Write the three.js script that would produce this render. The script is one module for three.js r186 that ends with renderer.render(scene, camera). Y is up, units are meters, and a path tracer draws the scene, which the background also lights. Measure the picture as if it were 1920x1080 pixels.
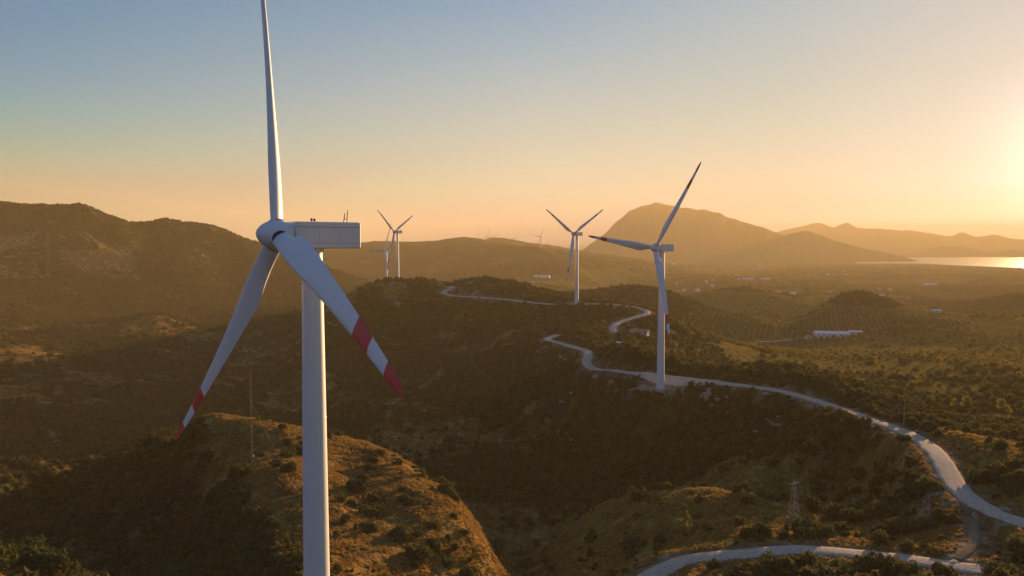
import * as THREE from 'three';
import { mergeGeometries } from 'three/addons/utils/BufferGeometryUtils.js';
import { RoundedBoxGeometry } from 'three/addons/geometries/RoundedBoxGeometry.js';

// ---------------------------------------------------------------- camera, sky, sun, exposure
const scene = new THREE.Scene();
const EYE = 130;                                    // metres above the sea
const camera = new THREE.PerspectiveCamera(40.86, 16 / 9, 1, 60000);
camera.position.set(0, EYE, 0);
camera.rotation.x = -0.0551;
const rad = Math.PI / 180;
const SUN_BEARING = 36 * rad, SUN_HEIGHT = 5.7 * rad;
const sunDir = new THREE.Vector3(Math.sin(SUN_BEARING) * Math.cos(SUN_HEIGHT), Math.sin(SUN_HEIGHT), -Math.cos(SUN_BEARING) * Math.cos(SUN_HEIGHT));

const lerp = (a, b, t) => a + (b - a) * t;
const clamp = (x, a = 0, b = 1) => Math.min(b, Math.max(a, x));
const smooth = (a, b, x) => a > b ? 1 - smooth(b, a, x) : rise(a, b, x);
const rise = (a, b, x) => { const t = clamp((x - a) / (b - a)); return t * t * (3 - 2 * t); };

const AIRGLOW = [0.85, 0.47, 0.18];                 // colour that deep haze takes on
const EXPOSURE = 3.6, HAZE = 0.00012;
function makeSky() {                                // clear evening air: colour by height above the horizon (degrees) and by bearing from the sun
  const W = 1024, H = 512, data = new Float32Array(W * H * 4);
  const lin = (c) => { c /= 255; return c <= 0.04045 ? c / 12.92 : ((c + 0.055) / 1.055) ** 2.4; };
  const heights = [0, 2, 4, 6, 8.5, 11, 14, 17, 24, 38, 60, 90];
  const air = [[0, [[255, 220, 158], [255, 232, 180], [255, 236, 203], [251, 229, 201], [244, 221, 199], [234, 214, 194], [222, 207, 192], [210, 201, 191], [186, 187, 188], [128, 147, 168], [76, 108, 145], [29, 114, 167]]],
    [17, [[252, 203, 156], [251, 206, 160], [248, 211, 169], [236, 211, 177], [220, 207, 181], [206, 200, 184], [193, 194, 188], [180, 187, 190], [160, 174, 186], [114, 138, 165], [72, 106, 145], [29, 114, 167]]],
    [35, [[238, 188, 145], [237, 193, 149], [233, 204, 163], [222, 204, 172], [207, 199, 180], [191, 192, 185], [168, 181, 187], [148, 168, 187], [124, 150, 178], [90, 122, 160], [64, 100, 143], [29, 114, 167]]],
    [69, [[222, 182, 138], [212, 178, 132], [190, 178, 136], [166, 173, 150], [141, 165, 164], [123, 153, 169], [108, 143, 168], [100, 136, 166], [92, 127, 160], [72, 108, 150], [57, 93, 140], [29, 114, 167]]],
    [115, [[112, 129, 133], [104, 133, 142], [93, 137, 153], [81, 139, 162], [69, 140, 170], [60, 139, 175], [52, 136, 178], [46, 132, 177], [39, 126, 174], [33, 120, 171], [30, 116, 168], [29, 114, 167]]],  // unseen sky away from the sun, pushed to teal to tint shaded turbine faces
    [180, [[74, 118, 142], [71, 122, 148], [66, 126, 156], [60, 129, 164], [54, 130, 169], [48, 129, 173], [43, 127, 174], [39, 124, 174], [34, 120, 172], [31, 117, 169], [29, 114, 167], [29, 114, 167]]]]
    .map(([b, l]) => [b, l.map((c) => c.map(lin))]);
  for (let r = 0; r < H; r++) {
    const el = ((r + 0.5) / H - 0.5) * 180, y = Math.sin(el * rad), c = Math.cos(el * rad);
    for (let k = 0; k < W; k++) {
      const round = ((k + 0.5) / W - 0.5) * 2 * Math.PI, x = Math.cos(round) * c, z = Math.sin(round) * c;
      const o = (r * W + k) * 4;
      data[o + 3] = 1;
      if (el <= 0) { data[o] = 0.05; data[o + 1] = 0.04; data[o + 2] = 0.03; continue; }
      let i = 0; while (i < heights.length - 2 && el > heights[i + 1]) i++;
      const t = (el - heights[i]) / (heights[i + 1] - heights[i]);
      let turn = Math.abs(Math.atan2(x, -z) - SUN_BEARING) / rad; if (turn > 180) turn = 360 - turn;
      let n = 0; while (n < air.length - 2 && turn > air[n + 1][0]) n++;
      const s = (turn - air[n][0]) / (air[n + 1][0] - air[n][0]);
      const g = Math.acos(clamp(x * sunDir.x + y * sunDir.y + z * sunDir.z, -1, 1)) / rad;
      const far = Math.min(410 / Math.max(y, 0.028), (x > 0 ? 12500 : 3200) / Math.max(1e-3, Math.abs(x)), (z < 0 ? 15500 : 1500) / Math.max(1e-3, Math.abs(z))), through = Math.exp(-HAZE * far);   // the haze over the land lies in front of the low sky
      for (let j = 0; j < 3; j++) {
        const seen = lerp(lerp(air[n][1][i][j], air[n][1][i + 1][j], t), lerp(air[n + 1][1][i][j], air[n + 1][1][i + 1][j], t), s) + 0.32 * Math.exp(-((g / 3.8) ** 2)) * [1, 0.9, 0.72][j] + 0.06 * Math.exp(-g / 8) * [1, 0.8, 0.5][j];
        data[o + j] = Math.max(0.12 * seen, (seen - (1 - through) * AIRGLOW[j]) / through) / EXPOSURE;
      }
    }
  }
  const t = new THREE.DataTexture(data, W, H, THREE.RGBAFormat, THREE.FloatType);
  t.mapping = THREE.EquirectangularReflectionMapping; t.magFilter = t.minFilter = THREE.LinearFilter; t.needsUpdate = true;
  return t;
}
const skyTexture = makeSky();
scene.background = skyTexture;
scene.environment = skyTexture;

const sun = new THREE.DirectionalLight(new THREE.Color().setRGB(1.0, 0.61, 0.29), 5);
sun.name = 'evening_sun';
sun.position.copy(sunDir).multiplyScalar(3000).add(new THREE.Vector3(0, 60, -400));
sun.target.position.set(0, 60, -400);
sun.castShadow = true; sun.shadow.radius = 1; sun.shadow.mapSize.set(4096, 4096);
Object.assign(sun.shadow.camera, { left: -1500, right: 1500, top: 700, bottom: -700, near: 1, far: 8000 });
scene.add(sun, sun.target);
scene.fog = new THREE.FogExp2(new THREE.Color().setRGB(1.0, 0.78, 0.41), HAZE);

const renderer = new THREE.WebGLRenderer({ antialias: true });
renderer.toneMapping = THREE.LinearToneMapping;
renderer.toneMappingExposure = EXPOSURE;
renderer.shadowMap.enabled = true;

// ---------------------------------------------------------------- helpers
let seed = 20240611;
const rnd = () => { seed |= 0; seed = (seed + 0x6D2B79F5) | 0; let t = Math.imul(seed ^ (seed >>> 15), 1 | seed); t = (t + Math.imul(t ^ (t >>> 7), 61 | t)) ^ t; return ((t ^ (t >>> 14)) >>> 0) / 4294967296; };
const between = (a, b) => a + (b - a) * rnd();
function hash(ix, iy) { let h = Math.imul(ix, 374761393) ^ Math.imul(iy, 668265263); h = Math.imul(h ^ (h >>> 13), 1274126177); return ((h ^ (h >>> 16)) >>> 0) / 4294967296; }
function noise(x, y) {                              // gradient noise, about -1 .. 1
  const x0 = Math.floor(x), y0 = Math.floor(y), fx = x - x0, fy = y - y0;
  const u = fx * fx * fx * (fx * (fx * 6 - 15) + 10), v = fy * fy * fy * (fy * (fy * 6 - 15) + 10);
  const g = (ix, iy, dx, dy) => { const a = hash(ix, iy) * 6.2831853; return Math.cos(a) * dx + Math.sin(a) * dy; };
  return 1.5 * lerp(lerp(g(x0, y0, fx, fy), g(x0 + 1, y0, fx - 1, fy), u), lerp(g(x0, y0 + 1, fx, fy - 1), g(x0 + 1, y0 + 1, fx - 1, fy - 1), u), v);
}
const fbm = (x, y, n) => { let s = 0, a = 0.5; for (let i = 0; i < n; i++) { s += a * noise(x, y); a *= 0.5; const t = x * 1.6 + y * 1.2 + 17.3; y = y * 1.6 - x * 1.2 - 9.1; x = t; } return s; };
const ridged = (x, y, n) => { let s = 0, a = 0.5; for (let i = 0; i < n; i++) { s += a * (1 - 2 * Math.abs(noise(x, y))); a *= 0.5; const t = x * 1.6 + y * 1.2 + 31.7; y = y * 1.6 - x * 1.2 - 5.9; x = t; } return s; };

const taken = new Map();
function numbered(name) { const n = taken.get(name) ?? 0; taken.set(name, n + 1); return n ? `${name}_${String(n).padStart(3, '0')}` : name; }
function tag(o, label, category, group) { o.userData.label = label; o.userData.category = category; if (group) o.userData.group = group; return o; }
function shade(o) { o.traverse((m) => { if (m.isMesh) { m.castShadow = true; m.receiveShadow = true; } }); return o; }
function top(o, name) { o.name = numbered(name); shade(o); scene.add(o); return o; }
function part(name, geometry, material, parent) { const m = new THREE.Mesh(geometry, material); m.name = name; parent.add(m); return m; }
function structure(name, geometry, material, label) { const m = new THREE.Mesh(geometry, material); top(m, name); m.userData.kind = 'structure'; if (label) m.userData.label = label; return m; }
function bar(a, b, r0, r1 = r0, n = 6) {            // a tapered rod from a to b
  const A = new THREE.Vector3(...a), B = new THREE.Vector3(...b), d = B.clone().sub(A), g = new THREE.CylinderGeometry(r1, r0, d.length(), n, 1);
  g.applyQuaternion(new THREE.Quaternion().setFromUnitVectors(new THREE.Vector3(0, 1, 0), d.clone().normalize()));
  const m = A.add(B).multiplyScalar(0.5); g.translate(m.x, m.y, m.z); return g;
}
function block(w, h, d, x, y, z) { const g = new THREE.BoxGeometry(w, h, d); g.translate(x, y, z); return g; }
const paint = (r, g, b, rough = 0.9, more = {}) => new THREE.MeshPhysicalMaterial({ color: new THREE.Color().setRGB(r, g, b), roughness: rough, ...more });

function grain(size, cells, low, high, contrast = 1) {  // tileable speckle, used as the fine grain of soil, gravel and paint
  const d = new Uint8Array(size * size * 4), wrap = (v, n) => ((v % n) + n) % n;
  const tn = (x, y, n, s) => { const x0 = Math.floor(x), y0 = Math.floor(y), fx = x - x0, fy = y - y0, u = fx * fx * (3 - 2 * fx), v = fy * fy * (3 - 2 * fy), h = (a, b) => hash(wrap(a, n) + s * 7919, wrap(b, n) + s * 104729); return lerp(lerp(h(x0, y0), h(x0 + 1, y0), u), lerp(h(x0, y0 + 1), h(x0 + 1, y0 + 1), u), v); };
  for (let j = 0; j < size; j++) for (let i = 0; i < size; i++) {
    let s = 0, a = 0.5, n = cells, w = 0;
    for (let o = 0; o < 5; o++) { s += a * tn(i / size * n, j / size * n, n, o); w += a; a *= 0.68; n *= 2; }
    const v = clamp(0.5 + (s / w - 0.5) * 2.2 * contrast), q = (j * size + i) * 4;
    for (let c = 0; c < 3; c++) d[q + c] = 255 * lerp(low[c], high[c], v);
    d[q + 3] = 255;
  }
  const t = new THREE.DataTexture(d, size, size); t.wrapS = t.wrapT = THREE.RepeatWrapping; t.magFilter = t.minFilter = THREE.LinearFilter; t.needsUpdate = true;
  return t;
}
const soilMap = grain(1024, 8, [0.62, 0.58, 0.54], [1, 1, 1]); soilMap.colorSpace = THREE.SRGBColorSpace;
const soilBump = grain(1024, 8, [0, 0, 0], [1, 1, 1]);

// ---------------------------------------------------------------- the land: surveyed points [x, height, z] in metres, smoothly joined
const SURVEY = [[-25.1,67.2,-93.7],[-32.4,67.9,-118.7],[-39.0,68.1,-141.7],[-53.5,67.9,-177.1],[-73.5,69.3,-202.0],[-98.6,70.5,-251.4],
 [-103.6,70.1,-265.5],[-92.8,67.8,-271.6],[-75.8,65.1,-271.6],[-64.7,63.9,-267.3],[-46.8,62.0,-257.8],[-33.9,60.9,-242.6],
 [-16.9,57.8,-219.3],[-8.3,55.4,-196.8],[-2.5,54.3,-174.0],[-34.7,63.5,-189.9],[-17.9,60.6,-159.0],[-48.3,64.6,-222.8],
 [-79.5,68.8,-237.0],[-120.2,50.7,-307.3],[-99.9,43.8,-325.0],[-72.1,40.1,-322.0],[-39.8,42.2,-284.2],[-13.5,41.2,-239.6],
 [0.0,41.9,-196.0],[4.5,41.6,-159.9],[-5.5,52.5,-129.9],[-119.8,59.8,-275.0],[-108.5,67.6,-263.5],[-86.5,48.9,-185.9],
 [-91.6,51.1,-225.1],[-114.2,50.2,-272.0],[-123.5,42.4,-231.1],[-160.1,40.0,-322.5],[-175.6,32.1,-291.1],[-60.2,59.7,-161.1],
 [-175.8,34.3,-381.5],[-84.0,79.8,-124.3],[-79.2,78.3,-125.0],[-72.9,76.3,-123.0],[-96.8,81.7,-127.4],[-100.8,58.9,-155.1],
 [-113.8,61.4,-152.1],[-73.0,77.6,-107.6],[-69.6,68.2,-121.4],[-165.6,38.2,-262.1],[-55.2,64.1,-117.7],[-189.7,42.6,-282.2],
 [-178.8,38.6,-295.1],[-205.6,44.8,-277.0],[-219.9,27.2,-334.1],[-190.4,29.9,-363.1],[-212.0,20.2,-374.1],[-257.2,28.5,-428.8],
 [-289.2,33.7,-432.2],[-318.4,26.5,-532.0],[-309.7,25.5,-627.7],[-454.5,40.2,-682.5],[-431.0,29.0,-767.2],[-382.8,25.8,-836.6],
 [-261.1,18.3,-671.0],[-187.5,19.9,-527.7],[-430.0,37.4,-880.6],[-426.4,48.1,-926.6],[-397.3,33.5,-917.7],[-465.5,31.4,-1018.7],
 [-535.5,31.5,-1017.7],[-639.5,38.8,-1015.4],[-441.0,19.9,-1137.5],[-303.6,24.5,-952.8],[-203.4,18.3,-732.3],[-195.0,19.9,-609.6],
 [-713.1,50.9,-1146.3],[-639.5,46.0,-1217.3],[-534.2,42.6,-1267.0],[-440.9,38.3,-1328.8],[-415.4,59.2,-1467.3],[-670.2,45.6,-872.2],
 [-366.9,34.3,-474.7],[-763.6,88.6,-1203.1],[-822.4,147.9,-1299.1],[-917.1,147.0,-1234.1],[-836.7,83.6,-1122.5],[-1007.4,211.6,-1322.5],
 [-908.0,203.7,-1377.7],[-867.5,199.3,-1403.6],[-814.8,192.7,-1429.0],[-781.1,189.2,-1439.2],[-729.0,169.9,-1452.3],
 [-711.6,162.7,-1488.7],[-693.7,170.5,-1552.0],[-620.0,163.2,-1609.7],[-579.6,147.0,-1651.2],[-546.5,132.3,-1688.8],
 [-500.3,114.5,-1729.1],[-433.6,91.5,-1747.0],[-486.9,74.4,-2017.1],[-418.5,72.8,-1596.1],[-431.4,46.6,-1952.9],[-732.3,112.4,-1280.4],
 [-670.3,106.4,-1369.8],[-591.4,91.3,-1405.7],[-531.1,78.0,-1509.3],[-738.9,148.9,-1376.7],[-646.6,135.1,-1490.8],
 [-991.6,171.3,-1502.3],[-834.1,151.9,-1595.1],[-674.5,136.0,-1749.5],[-538.1,103.1,-1952.2],[-774.7,125.2,-3515.6],
 [-681.5,137.3,-3534.9],[-504.7,142.6,-3665.4],[-417.7,135.1,-3676.3],[-338.7,156.0,-3784.9],[-214.5,132.7,-3894.1],
 [-118.4,130.0,-4298.4],[57.8,128.6,-4199.6],[137.7,113.5,-3997.6],[247.5,102.5,-3992.3],[347.9,87.2,-3884.4],[620.2,57.7,-3749.0],
 [-476.5,56.8,-2657.6],[-196.8,40.7,-2592.5],[66.2,30.8,-2399.1],[-439.5,30.9,-2053.5],[-246.3,31.6,-1783.1],[-82.8,33.6,-1998.3],
 [250.0,31.9,-2588.0],[-811.0,98.9,-4527.9],[-428.1,110.3,-4780.9],[-133.2,131.5,-4297.9],[-113.6,119.7,-4998.7],
 [0.0,119.9,-4900.0],[11.2,104.0,-5400.0],[284.9,84.7,-5993.2],[205.9,71.9,-6496.7],[499.4,51.6,-5176.0],[-657.4,80.8,-5963.9],
 [-155.0,52.6,-620.9],[-151.3,68.6,-683.4],[-143.0,83.5,-766.8],[-128.6,92.6,-809.9],[-103.6,94.4,-833.6],[-74.6,91.0,-831.7],
 [-132.8,82.5,-894.2],[-150.3,70.0,-988.6],[-190.3,58.9,-1157.5],[-216.1,52.5,-976.4],[-72.4,65.0,-1047.5],[-54.9,88.6,-883.3],
 [-12.2,88.5,-884.9],[23.5,82.5,-849.7],[46.9,77.1,-798.6],[-71.0,84.1,-842.0],[-36.4,73.8,-959.3],[26.3,64.5,-949.6],
 [-302.4,35.7,-1367.0],[-125.3,43.4,-1394.4],[35.9,44.8,-1299.5],[-71.6,80.5,-796.8],[-42.8,78.7,-773.8],[0.0,77.5,-745.0],
 [59.2,77.0,-713.5],[100.6,76.4,-692.7],[115.3,73.1,-680.3],[116.4,71.6,-659.8],[100.6,69.7,-632.0],[85.0,68.4,-614.1],
 [76.2,66.5,-585.1],[-122.3,54.8,-679.1],[-80.4,59.8,-725.6],[-29.1,57.5,-699.4],[18.1,62.1,-654.7],[45.6,66.3,-658.4],
 [-63.0,35.7,-566.5],[-126.4,32.3,-586.5],[-20.5,31.3,-489.6],[-80.3,25.1,-442.8],[13.9,46.8,-499.8],[-150.3,17.4,-539.5],
 [-39.0,21.6,-398.1],[-108.2,76.0,-782.6],[28.3,65.2,-544.3],[23.9,65.1,-529.5],[35.3,64.5,-508.8],[46.4,63.8,-477.8],
 [43.1,64.0,-442.9],[47.5,64.4,-402.2],[57.4,65.3,-375.6],[66.9,65.6,-343.5],[84.0,66.4,-355.2],[93.2,67.0,-352.9],
 [108.2,67.8,-338.1],[117.9,69.0,-313.6],[119.5,70.3,-286.0],[119.1,71.4,-258.9],[120.3,72.7,-236.1],[117.2,74.5,-215.1],
 [109.4,74.7,-193.2],[101.5,74.5,-172.4],[98.8,75.2,-156.4],[99.5,75.6,-147.6],[100.4,78.5,-130.9],[38.4,36.9,-393.1],
 [64.8,53.8,-331.7],[63.4,41.9,-323.9],[31.7,30.5,-323.4],[8.6,25.3,-304.9],[7.0,26.3,-249.9],[-5.0,26.9,-360.0],
 [72.8,46.6,-306.5],[107.0,63.2,-239.1],[102.1,69.4,-197.1],[92.7,54.6,-245.1],[89.3,58.0,-263.3],[97.6,64.7,-249.6],
 [107.7,68.2,-241.0],[107.6,60.0,-285.4],[56.0,53.7,-365.7],[90.5,58.2,-332.9],[106.7,60.4,-312.3],[26.1,51.9,-469.3],
 [12.5,44.4,-221.6],[25.2,53.2,-224.6],[37.7,57.8,-223.9],[51.7,61.4,-216.9],[59.9,63.8,-203.4],[66.2,65.2,-188.7],
 [68.8,67.4,-175.0],[73.8,69.5,-164.2],[82.1,71.3,-157.9],[92.8,71.8,-161.2],[60.8,45.2,-254.9],[44.0,40.3,-261.3],
 [73.1,51.2,-237.0],[29.3,36.9,-260.4],[80.8,56.8,-213.2],[40.8,61.2,-181.5],[25.5,52.4,-190.3],[26.4,62.0,-155.8],
 [34.6,64.1,-158.3],[47.9,67.5,-154.7],[57.6,69.2,-151.4],[67.8,72.0,-141.6],[77.4,75.4,-130.8],[43.9,68.3,-141.4],
 [67.5,73.5,-129.4],[15.3,50.8,-181.4],[28.5,69.3,-90.6],[48.9,75.4,-81.5],[11.1,63.5,-111.4],[66.1,81.3,-81.6],[85.2,76.9,-125.9],
 [82.1,63.3,-422.1],[95.4,59.2,-490.8],[69.2,60.9,-525.5],[92.7,60.5,-557.3],[121.8,51.3,-515.8],[307.5,26.1,-1139.2],
 [294.1,33.5,-1214.9],[396.2,21.0,-1079.6],[448.1,22.3,-1199.0],[360.8,27.9,-964.7],[488.9,38.8,-929.2],[166.6,43.0,-545.1],
 [227.7,31.8,-746.0],[186.2,47.4,-496.2],[195.2,50.8,-438.5],[176.4,57.4,-342.2],[169.4,60.5,-289.0],[162.0,62.9,-246.5],
 [222.0,54.6,-338.8],[267.3,47.4,-457.6],[297.1,41.8,-578.1],[333.6,45.0,-510.7],[199.5,30.4,-846.8],[295.9,24.5,-871.1],
 [364.8,26.8,-877.2],[420.0,28.0,-818.5],[475.2,34.1,-728.8],[372.6,51.7,-470.3],[187.0,66.1,-234.6],[567.2,47.8,-659.7],
 [172.6,72.3,-1086.4],[115.4,66.6,-1043.6],[219.2,65.1,-1057.5],[233.5,53.2,-992.9],[285.6,39.3,-937.5],[68.9,63.9,-997.6],
 [204.2,32.5,-1283.9],[338.0,43.8,-1358.6],[436.1,54.8,-1435.2],[465.5,38.9,-1320.4],[469.4,26.0,-1233.7],[494.7,17.7,-1626.4],
 [454.2,40.1,-1132.3],[509.5,62.4,-1152.4],[535.8,58.4,-1140.4],[552.6,48.0,-1110.1],[569.8,42.5,-1056.1],[603.1,40.7,-979.2],
 [619.9,39.7,-932.8],[437.5,33.1,-987.4],[607.2,16.3,-1371.6],[665.0,19.3,-1232.0],[681.5,46.4,-863.5],[967.4,36.4,-1458.3],
 [864.9,19.4,-1405.1],[1050.5,37.2,-1461.7],[1206.7,40.9,-1467.6],[1161.7,-15.0,-1749.4],[825.1,22.9,-1192.3],[1422.6,-2.9,-2641.3],
 [1183.3,0.7,-2315.1],[1293.2,4.0,-2255.6],[192.6,9.0,-1990.7],[250.1,7.1,-2587.9],[528.5,1.6,-5474.6],[816.3,1.3,-8460.7],
 [1344.1,2.3,-13935.3],[1824.0,-19.6,-18912.2],[457.4,9.0,-1947.0],[594.2,7.1,-2531.2],[867.8,4.1,-3699.6],[1255.4,1.6,-5354.8],
 [1939.3,1.3,-8275.8],[3193.0,2.3,-13631.0],[4333.1,-19.6,-18499.3],[699.2,9.0,-1873.8],[908.4,7.1,-2436.1],[1326.7,4.1,-3560.9],
 [1919.2,1.6,-5154.3],[2964.8,1.3,-7966.2],[4881.8,2.3,-13121.3],[6624.8,-19.6,-17807.6],[910.7,9.0,-1780.6],[1728.1,4.1,-3384.3],
 [2500.0,1.6,-4899.0],[3862.1,1.3,-7572.0],[6359.2,2.3,-12472.4],[8629.8,-19.6,-16927.1],[1415.9,7.0,-2180.6],[2068.0,4.1,-3188.0],
 [2991.9,1.6,-4615.1],[4622.0,1.2,-7133.5],[7610.7,2.3,-11750.7],[10328.2,-19.7,-15947.7],[1651.3,7.1,-2008.3],[2411.9,4.1,-2936.4],
 [3489.5,1.6,-4251.3],[5391.0,1.2,-6571.7],[8877.0,2.3,-10825.9],[12046.7,-19.7,-14692.8],[-2755.5,20.1,-3169.8],
 [-5573.8,10.2,-6417.4],[-9178.3,5.3,-10571.6],[-12455.8,-19.7,-14347.6],[-2142.8,20.2,-3612.3],[-4334.1,10.2,-7312.0],
 [-7136.8,5.3,-12044.4],[-9685.1,-19.7,-16346.2],[-1270.0,20.2,-4003.4],[-2568.7,10.3,-8102.6],[-4229.6,5.3,-13345.8],
 [-5739.8,-19.6,-18112.3],[-173.6,20.2,-4196.4],[-351.2,10.3,-8492.7],[-578.2,5.3,-13988.1],[-784.7,-19.6,-18983.8],
 [-29.0,62.0,-7.8],[-67.6,64.0,-18.1],[-23.0,62.0,-19.3],[-53.6,64.0,-45.0],[-12.7,62.0,-27.2],[-29.6,64.0,-63.4],
 [0.0,62.0,-30.0],[0.0,64.0,-70.0],[12.7,62.0,-27.2],[29.6,64.0,-63.4],[23.0,62.0,-19.3],[53.6,64.0,-45.0],[29.0,62.0,-7.8],
 [67.6,64.0,-18.1],[-144.9,64.0,-38.8],[-309.1,50.0,-82.8],[-676.1,35.0,-181.2],[-1448.9,30.0,-388.2],[-3380.7,190.0,-905.9],
 [-8693.3,5.0,-2329.4],[-18352.6,-20.0,-4917.6],[-129.9,64.0,-75.0],[-277.1,50.0,-160.0],[-606.2,35.0,-350.0],[-1299.0,30.0,-750.0],
 [-3031.1,190.0,-1750.0],[-7794.2,5.0,-4500.0],[-16454.5,-20.0,-9500.0],[129.9,64.0,-75.0],[277.1,50.0,-160.0],[606.2,35.0,-350.0],
 [1299.0,30.0,-750.0],[3031.1,20.0,-1750.0],[7794.2,5.0,-4500.0],[16454.5,-20.0,-9500.0],[144.9,64.0,-38.8],[309.1,50.0,-82.8],
 [676.1,35.0,-181.2],[1448.9,30.0,-388.2],[3380.7,20.0,-905.9],[8693.3,5.0,-2329.4],[18352.6,-20.0,-4917.6]];
const TRACKS = [[[34.1,-559.0],[28.3,-544.3],[24.6,-529.4],[35.3,-508.8],[46.2,-482.8],[45.6,-459.7],[42.8,-439.9],[44.1,-417.7],
 [48.8,-401.0],[57.9,-378.6],[70.7,-363.2],[84.0,-355.2],[93.2,-352.9],[108.2,-338.1],[117.9,-313.6],[119.5,-286.0],
 [119.1,-258.9],[120.3,-236.1],[116.7,-214.3],[109.4,-193.2],[101.5,-172.4],[98.8,-156.4],[99.5,-147.6],[100.4,-130.9],
 [104.3,-114.7]],[[17.7,-146.9],[26.2,-154.8],[34.6,-158.3],[47.9,-154.7],[57.6,-151.4],[67.8,-141.6],[77.4,-130.8],
 [80.7,-128.8]],[[-65.9,-867.5],[-71.0,-842.0],[-63.1,-822.6],[-70.5,-796.9],[-42.8,-773.8],[0.0,-745.0],[58.5,-705.6],
 [100.6,-692.7],[115.3,-680.3],[115.2,-658.0],[101.4,-637.0],[85.0,-614.1],[77.6,-592.9],[75.8,-570.0]],[[95.3,-157.4],
 [89.6,-146.8],[83.7,-138.7],[77.7,-133.0]],[[115.3,-680.3],[129.0,-677.8],[141.2,-675.4]],[[264.8,-839.2],[289.5,-852.2],
 [312.0,-865.5],[333.1,-873.7]]];
const TRACK_WIDTH = [6.2, 5.8, 6.6, 2.4, 5, 4.5];
const rows = [], cols = [];
{
  let d = 22; const run = (to, ratio) => { while (d < to) { rows.push(d); d *= 1 + ratio; } };
  run(110, 0.03); run(320, 0.0026); run(1500, 0.0034); run(2700, 0.0032); run(6000, 0.007); run(16000, 0.014);
  for (let a = -180; a < -44; a += 3.4) cols.push(a);
  for (let a = -44; a < 44; a += 0.165) cols.push(a);
  for (let a = 44; a <= 180.01; a += 3.4) cols.push(a);
}
const NR = rows.length, NC = cols.length;
const surface = (() => {
  const n = SURVEY.length, N = n + 3, U = new Float64Array(n), V = new Float64Array(n), A = Array.from({ length: N }, () => new Float64Array(N + 1));
  SURVEY.forEach(([x, h, z], i) => { const d = Math.hypot(x, z); U[i] = Math.atan2(x, -z); V[i] = Math.log(d) * 0.55; A[i][N] = (h - EYE) / d; });
  const K = (r2) => r2 > 1e-14 ? r2 * Math.log(r2) : 0;
  for (let i = 0; i < n; i++) {
    for (let j = 0; j < n; j++) A[i][j] = K((U[i] - U[j]) ** 2 + (V[i] - V[j]) ** 2);
    A[i][i] += 3e-6;
    A[i][n] = A[n][i] = 1; A[i][n + 1] = A[n + 1][i] = U[i]; A[i][n + 2] = A[n + 2][i] = V[i];
  }
  for (let c = 0; c < N; c++) {
    let p = c; for (let r = c + 1; r < N; r++) if (Math.abs(A[r][c]) > Math.abs(A[p][c])) p = r;
    [A[c], A[p]] = [A[p], A[c]];
    for (let r = c + 1; r < N; r++) { const f = A[r][c] / A[c][c]; if (f) for (let k = c; k <= N; k++) A[r][k] -= f * A[c][k]; }
  }
  const w = new Float64Array(N);
  for (let r = N - 1; r >= 0; r--) { let s = A[r][N]; for (let k = r + 1; k < N; k++) s -= A[r][k] * w[k]; w[r] = s / A[r][r]; }
  return (u, d) => { const v = Math.log(d) * 0.55; let s = w[n] + w[n + 1] * u + w[n + 2] * v; for (let i = 0; i < n; i++) { const a = u - U[i], b = v - V[i], r = a * a + b * b; if (r > 1e-14) s += w[i] * r * Math.log(r); } return EYE + s * d; };
})();
const plainLevel = (u, d) => EYE - 68 - 30 * smooth(300, 1500, d) - 25 * smooth(1500, 6000, d);
function bare(u, d) { const f = smooth(62 * rad, 80 * rad, Math.abs(u)); return f >= 1 ? plainLevel(u, d) : lerp(surface(u, d), plainLevel(u, d), f); }

// the bay: its near and far shore by bearing
const BAY = [[25.7, 7700, 7800], [26.3, 7050, 8500], [27.05, 6700, 9200], [28.5, 6250, 9700], [30.1, 5890, 9900], [33.5, 5380, 10000], [38, 4900, 10000], [44, 4700, 9900], [50, 5200, 9500], [54, 6500, 8000]];
function inBay(bearing, d) {
  for (let i = 0; i < BAY.length - 1; i++) if (bearing >= BAY[i][0] && bearing < BAY[i + 1][0]) {
    const t = (bearing - BAY[i][0]) / (BAY[i + 1][0] - BAY[i][0]), near = lerp(BAY[i][1], BAY[i + 1][1], t) + 60 * noise(bearing * 4, 3), far = lerp(BAY[i][2], BAY[i + 1][2], t);
    return Math.min(d - near, far - d);
  }
  return -1e4;
}
const trackLines = TRACKS.map((t) => new THREE.CatmullRomCurve3(t.map(([x, z]) => new THREE.Vector3(x, 0, z)), false, 'centripetal'));
const trackPoints = [], trackCells = new Map();
trackLines.forEach((curve, n) => {
  const count = Math.ceil(curve.getLength() / 0.9), own = [];
  for (let i = 0; i <= count; i++) { const p = curve.getPointAt(i / count), t = curve.getTangentAt(i / count); own.push({ x: p.x, z: p.z, tx: t.x, tz: t.z, half: TRACK_WIDTH[n] / 2, h: bare(Math.atan2(p.x, -p.z), Math.hypot(p.x, p.z)) }); }
  const raw = own.map((p) => p.h);
  own.forEach((p, i) => { let s = 0, c = 0; for (let k = -22; k <= 22; k++) { const q = raw[clamp(i + k, 0, count)]; s += q; c++; } p.h = s / c; });
  trackPoints.push(own);
  own.forEach((p) => { const key = Math.floor(p.x / 40) * 4096 + Math.floor(p.z / 40); if (!trackCells.has(key)) trackCells.set(key, []); trackCells.get(key).push(p); });
});
function nearTrack(x, z) {                          // [distance to the edge of the nearest track, its height]
  let best = 1e9, h = 0; const cx = Math.floor(x / 40), cz = Math.floor(z / 40);
  for (let i = -1; i <= 1; i++) for (let j = -1; j <= 1; j++) for (const p of trackCells.get((cx + i) * 4096 + cz + j) ?? []) { const e = Math.hypot(x - p.x, z - p.z) - p.half; if (e < best) { best = e; h = p.h; } }
  return [best, h];
}
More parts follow.
